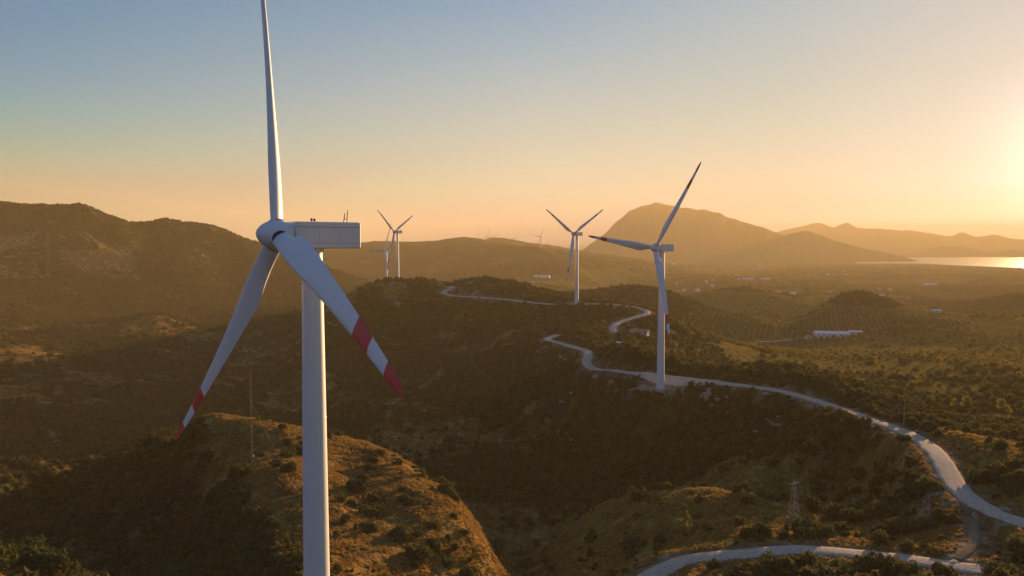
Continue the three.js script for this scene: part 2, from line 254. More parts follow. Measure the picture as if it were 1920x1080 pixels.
// turbine stands: [x, height of the tower foot, z]
const PADS = [];
const HUB = 64, OVERHANG = 4.2;
const TURBINES = [[-28.08, 1.22, -92.85, 33.9, -14.0], [64.06, -1.14, -346.65, 32.7, 37.2], [56.71, 10.52, -713.27, 38.2, 62.4], [-137.14, 15.68, -904.01, 41.2, 66.8], [-191.42, -7.12, -1157.14, 40.9, 27.1]]
  .map(([x, y, z, yaw, turn]) => ({ x: x + OVERHANG * Math.cos(yaw * rad), z: z - OVERHANG * Math.sin(yaw * rad), foot: y + EYE - HUB, yaw, turn }));
TURBINES.forEach((t) => PADS.push([t.x, t.foot, t.z, 9]));

const terraceAt = (u, d) => smooth(-37.2, -36.4, u) * (1 - smooth(-31.2, -30.6, u)) * smooth(1400, 1430, d) * (1 - smooth(1530, 1560, d));
const terraceTwo = (u, d) => smooth(-30.6, -30, u) * (1 - smooth(-26.5, -25.5, u)) * smooth(1430, 1460, d) * (1 - smooth(1520, 1550, d));
function relief(u, d, x, z, h) {                    // hills are not smooth: gullies, spurs and hummocks
  const high = smooth(4, 45, h), near = smooth(110, 700, d);
  let s = 0;
  if (d < 3500) s += lerp(1.8, 8.0, near) * (ridged(x / 170 + 3.1, z / 170, 4) - 0.42) * lerp(0.25, 1, smooth(10, 45, h));
  if (d < 2600) s += lerp(1.7, 2.2, near) * fbm(x / 42, z / 42, 3);
  if (d < 1100) s += 0.75 * fbm(x / 11, z / 11, 3);
  if (d < 420) s += 0.16 * noise(x / 3.2, z / 3.2);
  if (d > 900) s += smooth(900, 1700, d) * (27 * (ridged(x / 640, z / 640, 4) - 0.5) + 13 * (ridged(x / 210 + 8, z / 210, 3) - 0.44)) * lerp(0.05, 1, high);
  return s * lerp(1, 0.32, smooth(4, 8, u / rad) * smooth(360, 460, d));
}
const height = new Float32Array(NR * NC);
{
  const coarse = new Float32Array(NR * NC);
  const colStep = 2, rowStep = 2;
  for (let i = 0; i < NR; i += rowStep) for (let j = 0; j < NC; j += colStep) coarse[i * NC + j] = bare(cols[j] * rad, rows[i]);
  const fillCols = (i) => { for (let j = 1; j < NC; j += 2) coarse[i * NC + j] = j + 1 < NC ? 0.5 * (coarse[i * NC + j - 1] + coarse[i * NC + j + 1]) : coarse[i * NC + j - 1]; };
  for (let i = 0; i < NR; i += rowStep) fillCols(i);
  for (let i = 1; i < NR; i += 2) for (let j = 0; j < NC; j++) coarse[i * NC + j] = i + 1 < NR ? 0.5 * (coarse[(i - 1) * NC + j] + coarse[(i + 1) * NC + j]) : coarse[(i - 1) * NC + j];
  for (let i = 0; i < NR; i++) for (let j = 0; j < NC; j++) {
    const d = rows[i], u = cols[j] * rad, x = d * Math.sin(u), z = -d * Math.cos(u);
    let h = coarse[i * NC + j], keep = 1, e = 1e9, th = 0;
    if (d < 1100 && Math.abs(u) < 55 * rad) { [e, th] = nearTrack(x, z); keep = smooth(1, 22, e); }
    for (const [px, ph, pz, r] of PADS) { const q = Math.hypot(x - px, z - pz) - r; if (q < 40) { const t = smooth(0, 30, q); h = lerp(ph, h, t); keep *= smooth(0, 25, q); } }
    h += relief(u, d, x, z, h) * keep;
    if (e < 14) h = lerp(th - 0.05, h, smooth(0.6, 9, e));
    const steps = Math.max(terraceAt(cols[j], d), terraceTwo(cols[j], d));
    if (steps > 0) { const q = (h + 1.5 * noise(x / 90, z / 90)) / 5, f = q - Math.floor(q); h = lerp(h, (Math.floor(q) + smooth(0.62, 0.98, f)) * 5, steps); }
    const b = inBay(cols[j], d); if (b > -160) h = lerp(Math.max(h, 0.5), -6, smooth(-160, 40, b));
    height[i * NC + j] = h;
  }
}
const seek = (a, v) => { let lo = 0, hi = a.length - 1; while (hi - lo > 1) { const m = (lo + hi) >> 1; if (a[m] <= v) lo = m; else hi = m; } return lo; };
function ground(x, z) {
  const d = clamp(Math.hypot(x, z), rows[0], rows[NR - 1] - 1e-3), a = Math.atan2(x, -z) / rad, i = seek(rows, d), j = seek(cols, a);
  const t = (d - rows[i]) / (rows[i + 1] - rows[i]), s = (a - cols[j]) / (cols[j + 1] - cols[j]), q = i * NC + j;
  return lerp(lerp(height[q], height[q + 1], s), lerp(height[q + NC], height[q + NC + 1], s), t);
}
function slopeAt(x, z, e = 3) { return [(ground(x + e, z) - ground(x - e, z)) / (2 * e), (ground(x, z + e) - ground(x, z - e)) / (2 * e)]; }

// what grows where: share of scrub against dry grass, 0 .. 1
function scrub(x, z, d) {
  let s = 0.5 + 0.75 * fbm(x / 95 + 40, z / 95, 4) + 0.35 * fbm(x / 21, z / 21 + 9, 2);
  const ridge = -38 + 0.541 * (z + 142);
  const sunlitSpur = (1 - smooth(75, 120, Math.hypot((x + 35) * 0.75, z + 215))) * smooth(-8, 6, x - ridge);   // thinner, paler cover kept to the sunlit side of the spur, and the knoll
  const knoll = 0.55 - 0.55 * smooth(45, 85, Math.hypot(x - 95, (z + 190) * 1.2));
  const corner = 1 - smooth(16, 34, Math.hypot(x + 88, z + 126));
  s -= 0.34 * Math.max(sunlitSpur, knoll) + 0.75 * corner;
const bearing = Math.atan2(x, -z) / rad;
  if (d > 380 && d < 2400 && bearing > 4) {         // open meadows on the low ground, scrub on the hills that rise from it
    const low = 1 - smooth(43, 52, ground(x, z)), there = smooth(4, 8, bearing) * smooth(380, 450, d);
    s += there * lerp(0.3 * smooth(900, 1000, d), -0.5 * (1 - smooth(1500, 2200, d)), low);
  }
  s += 0.34 * smooth(4, -14, x - ridge) * (1 - smooth(300, 400, d)) * smooth(-150, -110, x );  // denser, darker scrub left of the ridge, partly standing in for its shade
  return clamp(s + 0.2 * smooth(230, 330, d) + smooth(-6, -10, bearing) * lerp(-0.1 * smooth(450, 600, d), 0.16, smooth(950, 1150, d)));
}
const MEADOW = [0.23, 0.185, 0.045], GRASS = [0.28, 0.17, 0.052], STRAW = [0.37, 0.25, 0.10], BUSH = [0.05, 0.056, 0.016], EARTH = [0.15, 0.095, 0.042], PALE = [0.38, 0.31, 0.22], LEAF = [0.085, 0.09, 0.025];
const mix3 = (a, b, t) => [lerp(a[0], b[0], t), lerp(a[1], b[1], t), lerp(a[2], b[2], t)];
function cover(x, z, d, bearing, h) {
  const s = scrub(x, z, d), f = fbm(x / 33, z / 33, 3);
  let c = mix3(GRASS, EARTH, smooth(-0.1, 0.5, f));
  c = mix3(c, STRAW, smooth(0.15, 0.6, fbm(x / 60 + 70, z / 60, 3)) * 0.7);
  c = mix3(c, MEADOW, 0.7 * smooth(2, 6, bearing) * (1 - smooth(300, 400, d)));
  c = mix3(c, MEADOW, 0.8 * smooth(4, 8, bearing) * smooth(400, 470, d) * (1 - smooth(0, 8, h - EYE + 70)));
  
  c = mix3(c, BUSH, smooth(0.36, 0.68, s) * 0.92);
  const rock = lerp(1, 0.15, smooth(4, 8, bearing)) * smooth(0.30, 0.42, fbm(x / 34 + 200, z / 22, 4)) * smooth(350, 450, d) * (1 - smooth(1400, 2000, d));
  c = mix3(c, PALE, rock * 0.65);
  if (d > 1300) {                                   // the farmed plain: plots of stubble, orchard and ploughed earth
    const flat = (1 - smooth(30, 70, h)) * smooth(1300, 1800, d);
    if (flat > 0) {
      const rx = x * 0.94 + z * 0.34 + 30 * noise(x / 300, z / 300), rz = z * 0.94 - x * 0.34 + 30 * noise(x / 300 + 9, z / 300), size = 130;
      const cz = Math.floor(rz / (size * 1.4)), cx = Math.floor(rx / size + hash(cz, 5) * 7), k = hash(cx, cz), m = hash(cx + 77, cz - 31);
      const plot = k < 0.5 ? mix3(BUSH, LEAF, m) : k < 0.72 ? mix3(LEAF, MEADOW, m) : k < 0.9 ? mix3(EARTH, MEADOW, m) : mix3(EARTH, STRAW, m);
      c = mix3(c, plot, flat * 0.85);
    }
  }
  const terrace = Math.max(terraceAt(bearing, d), terraceTwo(bearing, d) * 0.7);
  if (terrace > 0) { const q = (h + 1.5 * noise(x / 90, z / 90)) / 5, r = q - Math.floor(q); c = mix3(c, mix3(STRAW, BUSH, smooth(0.45, 0.7, r)), terrace); }
  return c;
}
const reach = (b) => Math.abs(b) > 100 ? 700 : b < -46 || b > 70 ? 2600 : b < -22 ? 3000 : b < -9 ? 5600 : b > 47 ? 9000 : 1e9;   // the land is built as far as it can be seen
const hillMaterial = new THREE.MeshPhysicalMaterial({ vertexColors: true, map: soilMap, bumpMap: soilBump, bumpScale: 0.5, roughness: 1, specularIntensity: 0 });
{
  const P = new Float32Array((NR * NC + 1) * 3), C = new Float32Array((NR * NC + 1) * 3), T = new Float32Array((NR * NC + 1) * 2), index = [];
  for (let i = 0; i < NR; i++) for (let j = 0; j < NC; j++) {
    const q = i * NC + j, d = rows[i], u = cols[j] * rad, x = d * Math.sin(u), z = -d * Math.cos(u), h = height[q];
    P[q * 3] = x; P[q * 3 + 1] = h; P[q * 3 + 2] = z; T[q * 2] = x / 24; T[q * 2 + 1] = z / 24;
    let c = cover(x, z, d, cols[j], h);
    if (d < 1100 && Math.abs(u) < 55 * rad) { const [e] = nearTrack(x, z), ragged = 2.4 + 5 * fbm(x / 12, z / 12, 2) + 5 * Math.max(0, noise(x / 60, z / 60 + 4)); if (e < 14) c = mix3(mix3(PALE, EARTH, 0.5), c, smooth(ragged - 2.5, ragged + 2.5, e)); }
    for (const [px, , pz, r] of PADS) { const e = Math.hypot(x - px, z - pz) - r; if (e < 12) c = mix3(PALE, c, smooth(0, 9, e + 4 * fbm(x / 9, z / 9, 2))); }
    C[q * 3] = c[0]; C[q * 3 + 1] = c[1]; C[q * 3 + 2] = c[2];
    if (i + 1 < NR && j + 1 < NC && d < reach(cols[j])) index.push(q, q + 1, q + NC, q + 1, q + NC + 1, q + NC);
  }
  const m = NR * NC; P[m * 3 + 1] = EYE - 68; C.set(GRASS, m * 3);
  for (let j = 0; j + 1 < NC; j++) index.push(m, j + 1, j);
  const used = new Int32Array(m + 1).fill(-1), order = []; for (let k = 0; k < index.length; k++) { const v = index[k]; if (used[v] < 0) { used[v] = order.length; order.push(v); } index[k] = used[v]; }
  const take = (from, n) => { const out = new Float32Array(order.length * n); order.forEach((v, i) => { for (let k = 0; k < n; k++) out[i * n + k] = from[v * n + k]; }); return new THREE.BufferAttribute(out, n); };
  const g = new THREE.BufferGeometry();
  g.setAttribute('position', take(P, 3)); g.setAttribute('color', take(C, 3)); g.setAttribute('uv', take(T, 2));
  g.setIndex(index); g.computeVertexNormals();
  structure('hilly_ground', g, hillMaterial, 'scrub covered brown hills, gullies and hazy farmed plain');
}
console.log('ground', NR, NC);

// the sea in the bay
{
  const shape = new THREE.RingGeometry(4000, 15500, 60, 12, 30 * rad, 36 * rad); shape.rotateX(-Math.PI / 2);
  structure('sea_water', shape, paint(0.03, 0.05, 0.06, 0.42, { ior: 1.33 }), 'calm pale bay shining below the sun').position.y = 0;
}
// mountains beyond the plain: range in metres, skyline as [bearing, height]
const MOUNTAINS = {table_mountain:[7900,[[3.16,10.0],[5.12,76.0],[5.91,157.0],[6.69,233.0],[7.85,389.0],[8.63,475.0],[9.4,517.0],
 [10.74,553.0],[11.69,525.0],[12.63,497.0],[13.57,490.0],[14.31,468.0],[15.79,397.0],[17.6,317.0],[18.67,264.0],[19.73,207.0],
 [21.46,120.0],[23.15,55.0],[24.47,1.0]]],foothill:[7300,[[16.15,24.0],[17.6,120.0],[19.17,211.0],[20.08,243.0],
 [20.81,257.0],[21.63,224.0],[22.72,167.0],[24.47,103.0],[26.41,49.0],[27.66,5.0]]],coastal_ridge:[13300,[[16.15,42.0],
 [18.32,304.0],[19.73,398.0],[20.43,431.0],[21.6,488.0],[22.48,418.0],[23.35,484.0],[23.98,407.0],[25.45,387.0],[27.04,342.0],
 [28.28,275.0],[29.79,170.0],[31.54,44.0]]],far_ridge:[14600,[[23.82,176.0],[25.77,339.0],[27.04,381.0],[28.28,334.0],
 [29.49,279.0],[30.14,339.0],[30.96,268.0],[31.88,301.0],[32.95,231.0],[34.32,221.0],[36.93,291.0],[39.38,192.0],
 [41.66,55.0]]],headland:[10700,[[26.09,4.0],[27.04,38.0],[28.28,91.0],[29.19,117.0],[30.08,117.0],[30.82,86.0],
 [31.54,48.0],[32.17,55.0],[32.82,80.0],[33.51,62.0],[34.59,45.0],[35.65,10.0]]],distant_island:[9000,[[1.97,31.0],
 [3.55,49.0],[4.93,68.0],[6.3,56.0],[7.47,7.0]]]};
const LOOK = { table_mountain: [1500, 'broad flat topped mountain standing beyond the plain'], foothill: [700, 'low rounded hill at the foot of the flat topped mountain'], coastal_ridge: [900, 'twin peaked ridge behind the bay'], far_ridge: [900, 'palest and farthest ridge above the bay'], headland: [420, 'low wooded headland closing the bay'], distant_island: [350, 'faint low shore left of the flat topped mountain'] };
const rockMaterial = new THREE.MeshPhysicalMaterial({ vertexColors: true, roughness: 1, specularIntensity: 0 });
for (const [name, [range, line]] of Object.entries(MOUNTAINS)) {
  const [deep, label] = LOOK[name], NA = 220, NT = 60, P = [], C = [], index = [], b0 = line[0][0], b1 = line[line.length - 1][0];
  const skyline = (b) => { let k = 0; while (k < line.length - 2 && b > line[k + 1][0]) k++; const p0 = line[Math.max(0, k - 1)], p1 = line[k], p2 = line[k + 1], p3 = line[Math.min(line.length - 1, k + 2)], t = (b - p1[0]) / (p2[0] - p1[0]); const m1 = (p2[1] - p0[1]) / (p2[0] - p0[0]) * (p2[0] - p1[0]) * 0.8, m2 = (p3[1] - p1[1]) / (p3[0] - p1[0]) * (p2[0] - p1[0]) * 0.8; return (2 * t ** 3 - 3 * t * t + 1) * p1[1] + (t ** 3 - 2 * t * t + t) * m1 + (3 * t * t - 2 * t ** 3) * p2[1] + (t ** 3 - t * t) * m2; };
  for (let i = 0; i <= NA; i++) for (let k = 0; k <= NT; k++) {
    const b = lerp(b0, b1, i / NA), t = k / NT * 2 - 1, spur = 0.25 * noise(b * 1.3, 7) , d = range + (t + spur * (1 - t * t)) * deep, x = d * Math.sin(b * rad), z = -d * Math.cos(b * rad);
    const body = Math.pow(Math.max(0, 1 - Math.abs(t)), 1.15) * (1 + 0.55 * (1 - Math.abs(t)) * Math.abs(t));
    const crest = skyline(b), h = -25 + (crest + 25) * body * (1 + 0.13 * Math.abs(t) * ridged(x / 900, z / 900, 4)) + crest * 0.007 * fbm(x / 160, z / 160, 3);
    P.push(x, h, z); const c = mix3(BUSH, EARTH, clamp(0.4 + 0.7 * fbm(x / 500, z / 500, 4))); C.push(...c);
    if (i < NA && k < NT) { const q = i * (NT + 1) + k; index.push(q, q + 1, q + NT + 1, q + 1, q + NT + 2, q + NT + 1); }
  }
  const g = new THREE.BufferGeometry(); g.setAttribute('position', new THREE.Float32BufferAttribute(P, 3)); g.setAttribute('color', new THREE.Float32BufferAttribute(C, 3)); g.setIndex(index); g.computeVertexNormals();
  structure(name, g, rockMaterial, label);
}

// gravel tracks draped on the land
const gravelMap = grain(512, 16, [0.78, 0.77, 0.76], [1, 1, 1]); gravelMap.colorSpace = THREE.SRGBColorSpace;
const gravel = paint(0.52, 0.43, 0.34, 1, { map: gravelMap, bumpMap: soilBump, bumpScale: 0.01, specularIntensity: 0.05 });
const dust = paint(0.25, 0.19, 0.12, 1, { map: gravelMap, bumpMap: soilBump, bumpScale: 0.02, specularIntensity: 0 });
const TRACK_LABEL = ['pale gravel track winding along the ridge past the second turbine', 'pale gravel track crossing the knoll below the lattice pylon', 'pale gravel track along the far ridge below the third turbine', 'short dusty link between the two gravel tracks', 'dusty spur off the bend of the far ridge track', 'thin lane leading to the white farm shed'];
trackPoints.forEach((own, n) => {
  const P = [], T = [], index = [], A = 8; let run = 0;
  own.forEach((p, i) => {
    if (i) run += Math.hypot(p.x - own[i - 1].x, p.z - own[i - 1].z);
    const pad = n === 0 ? 8 * (1 - smooth(6, 34, Math.hypot(p.x - TURBINES[1].x + 2, p.z - TURBINES[1].z - 8) - 8)) : 0;
    for (let k = 0; k <= A; k++) {
      const s = (k / A * 2 - 1), w = p.half + 0.45 * noise(run / 7, n * 9 + (s < 0 ? 0 : 50)) + pad * (s > 0 ? 1 : 0.3), x = p.x - p.tz * s * w, z = p.z + p.tx * s * w, d = Math.hypot(x, z);
      const end = Math.min(i, own.length - 1 - i) * 0.9, lift = ((0.1 + d * 0.0005) * (1 - s * s) + 0.06 + d * 0.0003) * smooth(-1, 6, end) - (Math.abs(s) > 0.99 || end === 0 ? 0.5 : 0);
      P.push(x, ground(x, z) + lift, z); T.push(x / 6, z / 6);
      if (i && k < A) { const q = (i - 1) * (A + 1) + k; index.push(q, q + 1, q + A + 1, q + 1, q + A + 2, q + A + 1); }
    }
  });
  const g = new THREE.BufferGeometry(); g.setAttribute('position', new THREE.Float32BufferAttribute(P, 3)); g.setAttribute('uv', new THREE.Float32BufferAttribute(T, 2)); g.setIndex(index); g.computeVertexNormals();
  structure('gravel_track', g, n === 3 || n === 4 ? dust : gravel, TRACK_LABEL[n]);
});

// ---------------------------------------------------------------- wind turbines
const whiteMap = grain(512, 4, [0.975, 0.975, 0.975], [1, 1, 1]); whiteMap.colorSpace = THREE.SRGBColorSpace;
const streakMap = (() => { const n = 512, d = new Uint8Array(n * n * 4); for (let j = 0; j < n; j++) for (let i = 0; i < n; i++) { const v = 0.5 + 0.5 * fbm(i / 9, j / 190, 3) + 0.25 * fbm(i / 40, j / 40, 3), q = (j * n + i) * 4, c = 255 * clamp(0.985 - 0.10 * smooth(0.55, 0.95, v)); d[q] = c; d[q + 1] = c * 0.995; d[q + 2] = c * 0.985; d[q + 3] = 255; } const t = new THREE.DataTexture(d, n, n); t.wrapS = t.wrapT = THREE.MirroredRepeatWrapping; t.magFilter = t.minFilter = THREE.LinearFilter; t.colorSpace = THREE.SRGBColorSpace; t.repeat.set(2, 2); t.needsUpdate = true; return t; })();
const white = paint(0.64, 0.65, 0.645, 0.5, { map: whiteMap }), towerWhite = paint(0.64, 0.65, 0.645, 0.5, { map: streakMap }), shell = paint(0.58, 0.59, 0.58, 0.55), red = paint(0.54, 0.012, 0.02, 0.55), dark = paint(0.03, 0.03, 0.032, 0.7), steel = paint(0.30, 0.30, 0.30, 0.5, { metalness: 0.6 });
const TIP = 45;
const DEPTH = [[0, 1.78], [3, 1.78], [6, 1.74], [9, 1.58], [12, 1.33], [16, 1.02], [20, 0.78], [28, 0.48], [36, 0.28], [43, 0.13], [45, 0.02]];   // blade thickness in metres along the span
const depthOf = (r) => { let k = 0; while (k < DEPTH.length - 2 && r > DEPTH[k + 1][0]) k++; return lerp(DEPTH[k][1], DEPTH[k + 1][1], (r - DEPTH[k][0]) / (DEPTH[k + 1][0] - DEPTH[k][0])); };
function bladeSpan(r0, r1, count, closeTip) {       // a lofted stretch of blade along +y, leading edge to +z, nose side -x
  const M = 28, P = [], T = [], index = [];
  for (let i = 0; i <= count; i++) {
    const r = lerp(r0, r1, i / count), t = r / TIP;
    const round = 1 - smooth(2.8, 9, r);
    let chord = r < 11 ? lerp(1.78, 3.75, smooth(2.6, 11, r)) : lerp(3.75, 0.95, Math.pow((r - 11) / 34, 0.9));
    if (r > 42.5) chord *= Math.sqrt(Math.max(0.004, 1 - ((r - 42.5) / 2.5) ** 2)) * 0.92 + 0.08 * (1 - (r - 42.5) / 2.5);
    const thick = depthOf(r), twist = lerp(17, 3, Math.pow(clamp((r - 2) / 40), 0.6)) * rad;
    const bend = -1.0 * t * t * t;                  // the tips bend a little towards the wind
    for (let k = 0; k < M; k++) {
      const a = k / M * 2 * Math.PI, cx = Math.cos(a), sx = Math.sin(a);
      const xc = 0.5 * (1 + cx);
      const xx = 1 - xc;                             // 0 at the leading edge
      const ff = 5 * 0.5 * (0.2969 * Math.sqrt(xx) - 0.126 * xx - 0.3516 * xx * xx + 0.2843 * xx ** 3 - 0.1036 * xx ** 4) * 2;
      const along = lerp(chord * (0.32 - xx), chord * 0.5 * cx, round), across = lerp(thick * ff * Math.sign(sx), thick * 0.5 * sx, round);
      const z = along * Math.cos(twist) - across * Math.sin(twist), x = across * Math.cos(twist) + along * Math.sin(twist) * -1;
      P.push(x + bend, r, z); T.push(k / M * 3, r / 3);
    }
  }
  for (let i = 0; i < count; i++) for (let k = 0; k < M; k++) { const a = i * M + k, b = i * M + (k + 1) % M; index.push(a, a + M, b, b, a + M, b + M); }
  if (closeTip) { const a = count * M; for (let k = 1; k + 1 < M; k++) index.push(a, a + k + 1, a + k); }
  const g = new THREE.BufferGeometry(); g.setAttribute('position', new THREE.Float32BufferAttribute(P, 3)); g.setAttribute('uv', new THREE.Float32BufferAttribute(T, 2)); g.setIndex(index); g.computeVertexNormals(); return g;
}
function lathe(points, n = 48) { return new THREE.LatheGeometry(points.map(([r, y]) => new THREE.Vector2(r, y)), n); }
const alongNose = (g) => g.rotateZ(Math.PI / 2);    // lathe axis +y becomes -x
const bladeParts = { root: bladeSpan(1.55, TIP * 0.706, 54), band: bladeSpan(TIP * 0.706, TIP * 0.80, 8), gap: bladeSpan(TIP * 0.80, TIP * 0.90, 8), tip: bladeSpan(TIP * 0.90, TIP, 18, true), ring: new THREE.CylinderGeometry(1.0, 1.0, 0.26, 40, 1).translate(0, 1.62, 0) };
function makeTurbine() {
  const o = new THREE.Group();
  const towerTop = HUB - 1.62;
  const tower = part('tower', lathe([[1.78, 0], [1.76, 0.3], [1.62, 20.6], [1.45, 41.4], [1.24, towerTop - 0.5], [1.24, towerTop]], 72), towerWhite, o);
  part('foundation_ring', lathe([[1.8, -1.5], [2.5, -1.5], [2.5, 0.12], [2.4, 0.2], [1.8, 0.2]], 48), paint(0.35, 0.33, 0.30), tower);
  for (const [y, r] of [[20.6, 1.64], [41.4, 1.47]]) part('flange_ring', lathe([[r - 0.03, y - 0.09], [r + 0.006, y - 0.05], [r + 0.006, y + 0.05], [r - 0.03, y + 0.09]], 72), shell, tower);
  part('yaw_collar', lathe([[1.24, towerTop - 0.35], [1.42, towerTop - 0.3], [1.42, towerTop + 0.1], [1.2, towerTop + 0.1]], 48), shell, tower);
  const door = part('door', new RoundedBoxGeometry(0.12, 2.1, 0.9, 2, 0.05).translate(1.74, 1.6, 0), shell, tower); void door;
  // nacelle: x runs from the nose (-) to the tail (+); the tower axis is at x = 0
  const x0 = -OVERHANG + 1.62, x1 = -OVERHANG + 9.95, w = 3.3, y0 = HUB - 1.62, y1 = HUB + 1.6, L = x1 - x0, cx = (x0 + x1) / 2;
  const nacelle = part('nacelle', new RoundedBoxGeometry(L, y1 - y0, w, 4, 0.2).translate(cx, (y0 + y1) / 2, 0), shell, o), seam = paint(0.12, 0.12, 0.12, 0.7);
  part('seam_backing', mergeGeometries([-1, 1].map((s) => block(L - 0.3, y1 - y0 - 0.3, 0.02, cx, (y0 + y1) / 2, s * (w / 2 + 0.001)))), seam, nacelle);
  for (const s of [-1, 1]) {
    const z = s * (w / 2 + 0.012);
    part('panel', new RoundedBoxGeometry(L - 0.22, 0.46, 0.06, 2, 0.02).translate(cx, y1 - 0.35, z), shell, nacelle);
    part('panel', new RoundedBoxGeometry(L - 0.22, 0.52, 0.06, 2, 0.02).translate(cx, y0 + 0.39, z), shell, nacelle);
    for (const [a, b] of [[0.11, 0.348], [0.3505, 0.66], [0.6625, 0.9865]].map(([a, b]) => [x0 + (a === 0.11 ? 0.11 : a * L), x0 + b * L])) part('panel', new RoundedBoxGeometry(b - a, y1 - y0 - 1.31, 0.06, 2, 0.02).translate((a + b) / 2, (y0 + 0.68 + y1 - 0.63) / 2, z), shell, nacelle);
  }
  for (const [a, b] of [[0.02, 0.49], [0.51, 0.98]]) part('roof_panel', new RoundedBoxGeometry((b - a) * L, 0.06, w - 0.5, 2, 0.02).translate(x0 + (a + b) / 2 * L, y1 + 0.012, 0), shell, nacelle);
  for (const [f, z] of [[0.29, 0.5], [0.375, -0.5]]) { const l = part('aviation_light', mergeGeometries([new THREE.CylinderGeometry(0.05, 0.05, 0.2, 8).translate(0, 0.1, 0), new THREE.CylinderGeometry(0.14, 0.16, 0.3, 12).translate(0, 0.33, 0)]).translate(x0 + f * L, y1, z), dark, nacelle); void l; }
  for (const [f, z, hgt] of [[0.79, 0.35, 1.2], [0.87, -0.35, 1.6]]) part('lightning_rod', bar([x0 + f * L, y1 - 0.05, z], [x0 + f * L + 0.16, y1 + hgt, z], 0.075, 0.05, 8), dark, nacelle);
  part('sensor_crossbar', mergeGeometries([bar([x0 + 0.79 * L, y1 + 0.22, 0.35], [x0 + 0.87 * L, y1 + 0.22, -0.35], 0.04), bar([x0 + 0.83 * L, y1 + 0.22, 0], [x0 + 0.83 * L, y1 + 0.5, 0], 0.03), new THREE.SphereGeometry(0.08, 10, 8).translate(x0 + 0.83 * L, y1 + 0.5, 0)]), steel, nacelle);
  // spinner around the hub
  const spinner = part('spinner', alongNose(lathe([[1.60, -1.5], [1.62, -1.40], [1.74, -0.8], [1.84, -0.1], [1.78, 0.55], [1.58, 1.15], [1.26, 1.72], [0.86, 2.18], [0.44, 2.46], [0.16, 2.55], [0.001, 2.56]], 64)), white, o);
  spinner.position.set(-OVERHANG, HUB, 0); spinner.rotation.z = -5.5 * rad;
  part('seal', alongNose(lathe([[1.0, -1.72], [1.48, -1.72], [1.48, -1.44], [1.0, -1.44]], 48)), dark, spinner);
  o.userData.blades = [];
  for (let k = 0; k < 3; k++) {
    const b = part('blade', bladeParts.root, white, o); b.position.set(-OVERHANG, HUB, 0);
    part('root_ring', bladeParts.ring, dark, b);
    part('cuff', lathe([[1.35, 0.6], [1.18, 1.2], [1.06, 1.62], [0.98, 1.64], [0.9, 1.5]], 40), white, b);
    part('red_band', bladeParts.band, red, b).userData.label = 'inner red warning band'; part('white_band', bladeParts.gap, white, b); part('red_tip', bladeParts.tip, red, b).userData.label = 'outer red warning tip';
  }
  delete o.userData.blades;
  return o;
}
function pose(o, yaw, turn, cone = 3) {
  o.rotation.y = yaw * rad;
  let k = 0; const q = new THREE.Quaternion(), X = new THREE.Vector3(1, 0, 0), Z = new THREE.Vector3(0, 0, 1);
  for (const b of o.children) if (b.name === 'blade') { b.quaternion.setFromAxisAngle(Z, -5.5 * rad).multiply(q.setFromAxisAngle(X, (turn + 120 * k++) * rad)).multiply(q.clone().setFromAxisAngle(Z, cone * rad)); }
}
const firstTurbine = makeTurbine();
const TURBINE_LABEL = ['large white wind turbine with red banded blades, towering over the grassy spur', 'white wind turbine standing beside the gravel ridge track', 'white wind turbine on the far ridge with two blades raised in a V', 'white wind turbine behind the round dark hilltop', 'white wind turbine half hidden behind the dark hilltop, its base lowest'];
TURBINES.forEach((t, n) => {
  const o = n ? firstTurbine.clone() : firstTurbine;
  o.position.set(t.x, t.foot, t.z); pose(o, t.yaw, t.turn);
  tag(top(o, 'wind_turbine'), TURBINE_LABEL[n], 'wind turbine', 'wind turbines along the ridge');
});
// the far wind farm on the skyline
for (const [b, d, yaw, turn] of [[-1.78, 4300, 80, 12], [-1.30, 5000, 70, 50], [0, 4900, 60, 75], [0.13, 5400, 85, 30], [2.13, 3700, 40, 35], [2.72, 6000, 60, 0], [1.82, 6500, 50, 40], [2.02, 6300, 70, 20]]) {
  const x = d * Math.sin(b * rad), z = -d * Math.cos(b * rad), o = firstTurbine.clone();
  o.position.set(x, ground(x, z) - 0.2, z); pose(o, yaw, turn);
  tag(top(o, 'wind_turbine'), 'tiny hazy wind turbine on the distant skyline ridge', 'wind turbine', 'distant wind turbines on the skyline');
}
console.log('turbines');
const SPOTS = {mast:[-69.7,-204.5],pylon:[[64.7,-174.4],[124.1,-242.1],[203.7,-378.7]],shed:[361.9,-873.0],pine:[41.2,-181.4],
 house:[[92.1,-577.7],[99.2,-579.6],[72.6,-514.9],[555.0,-1007.2]]};

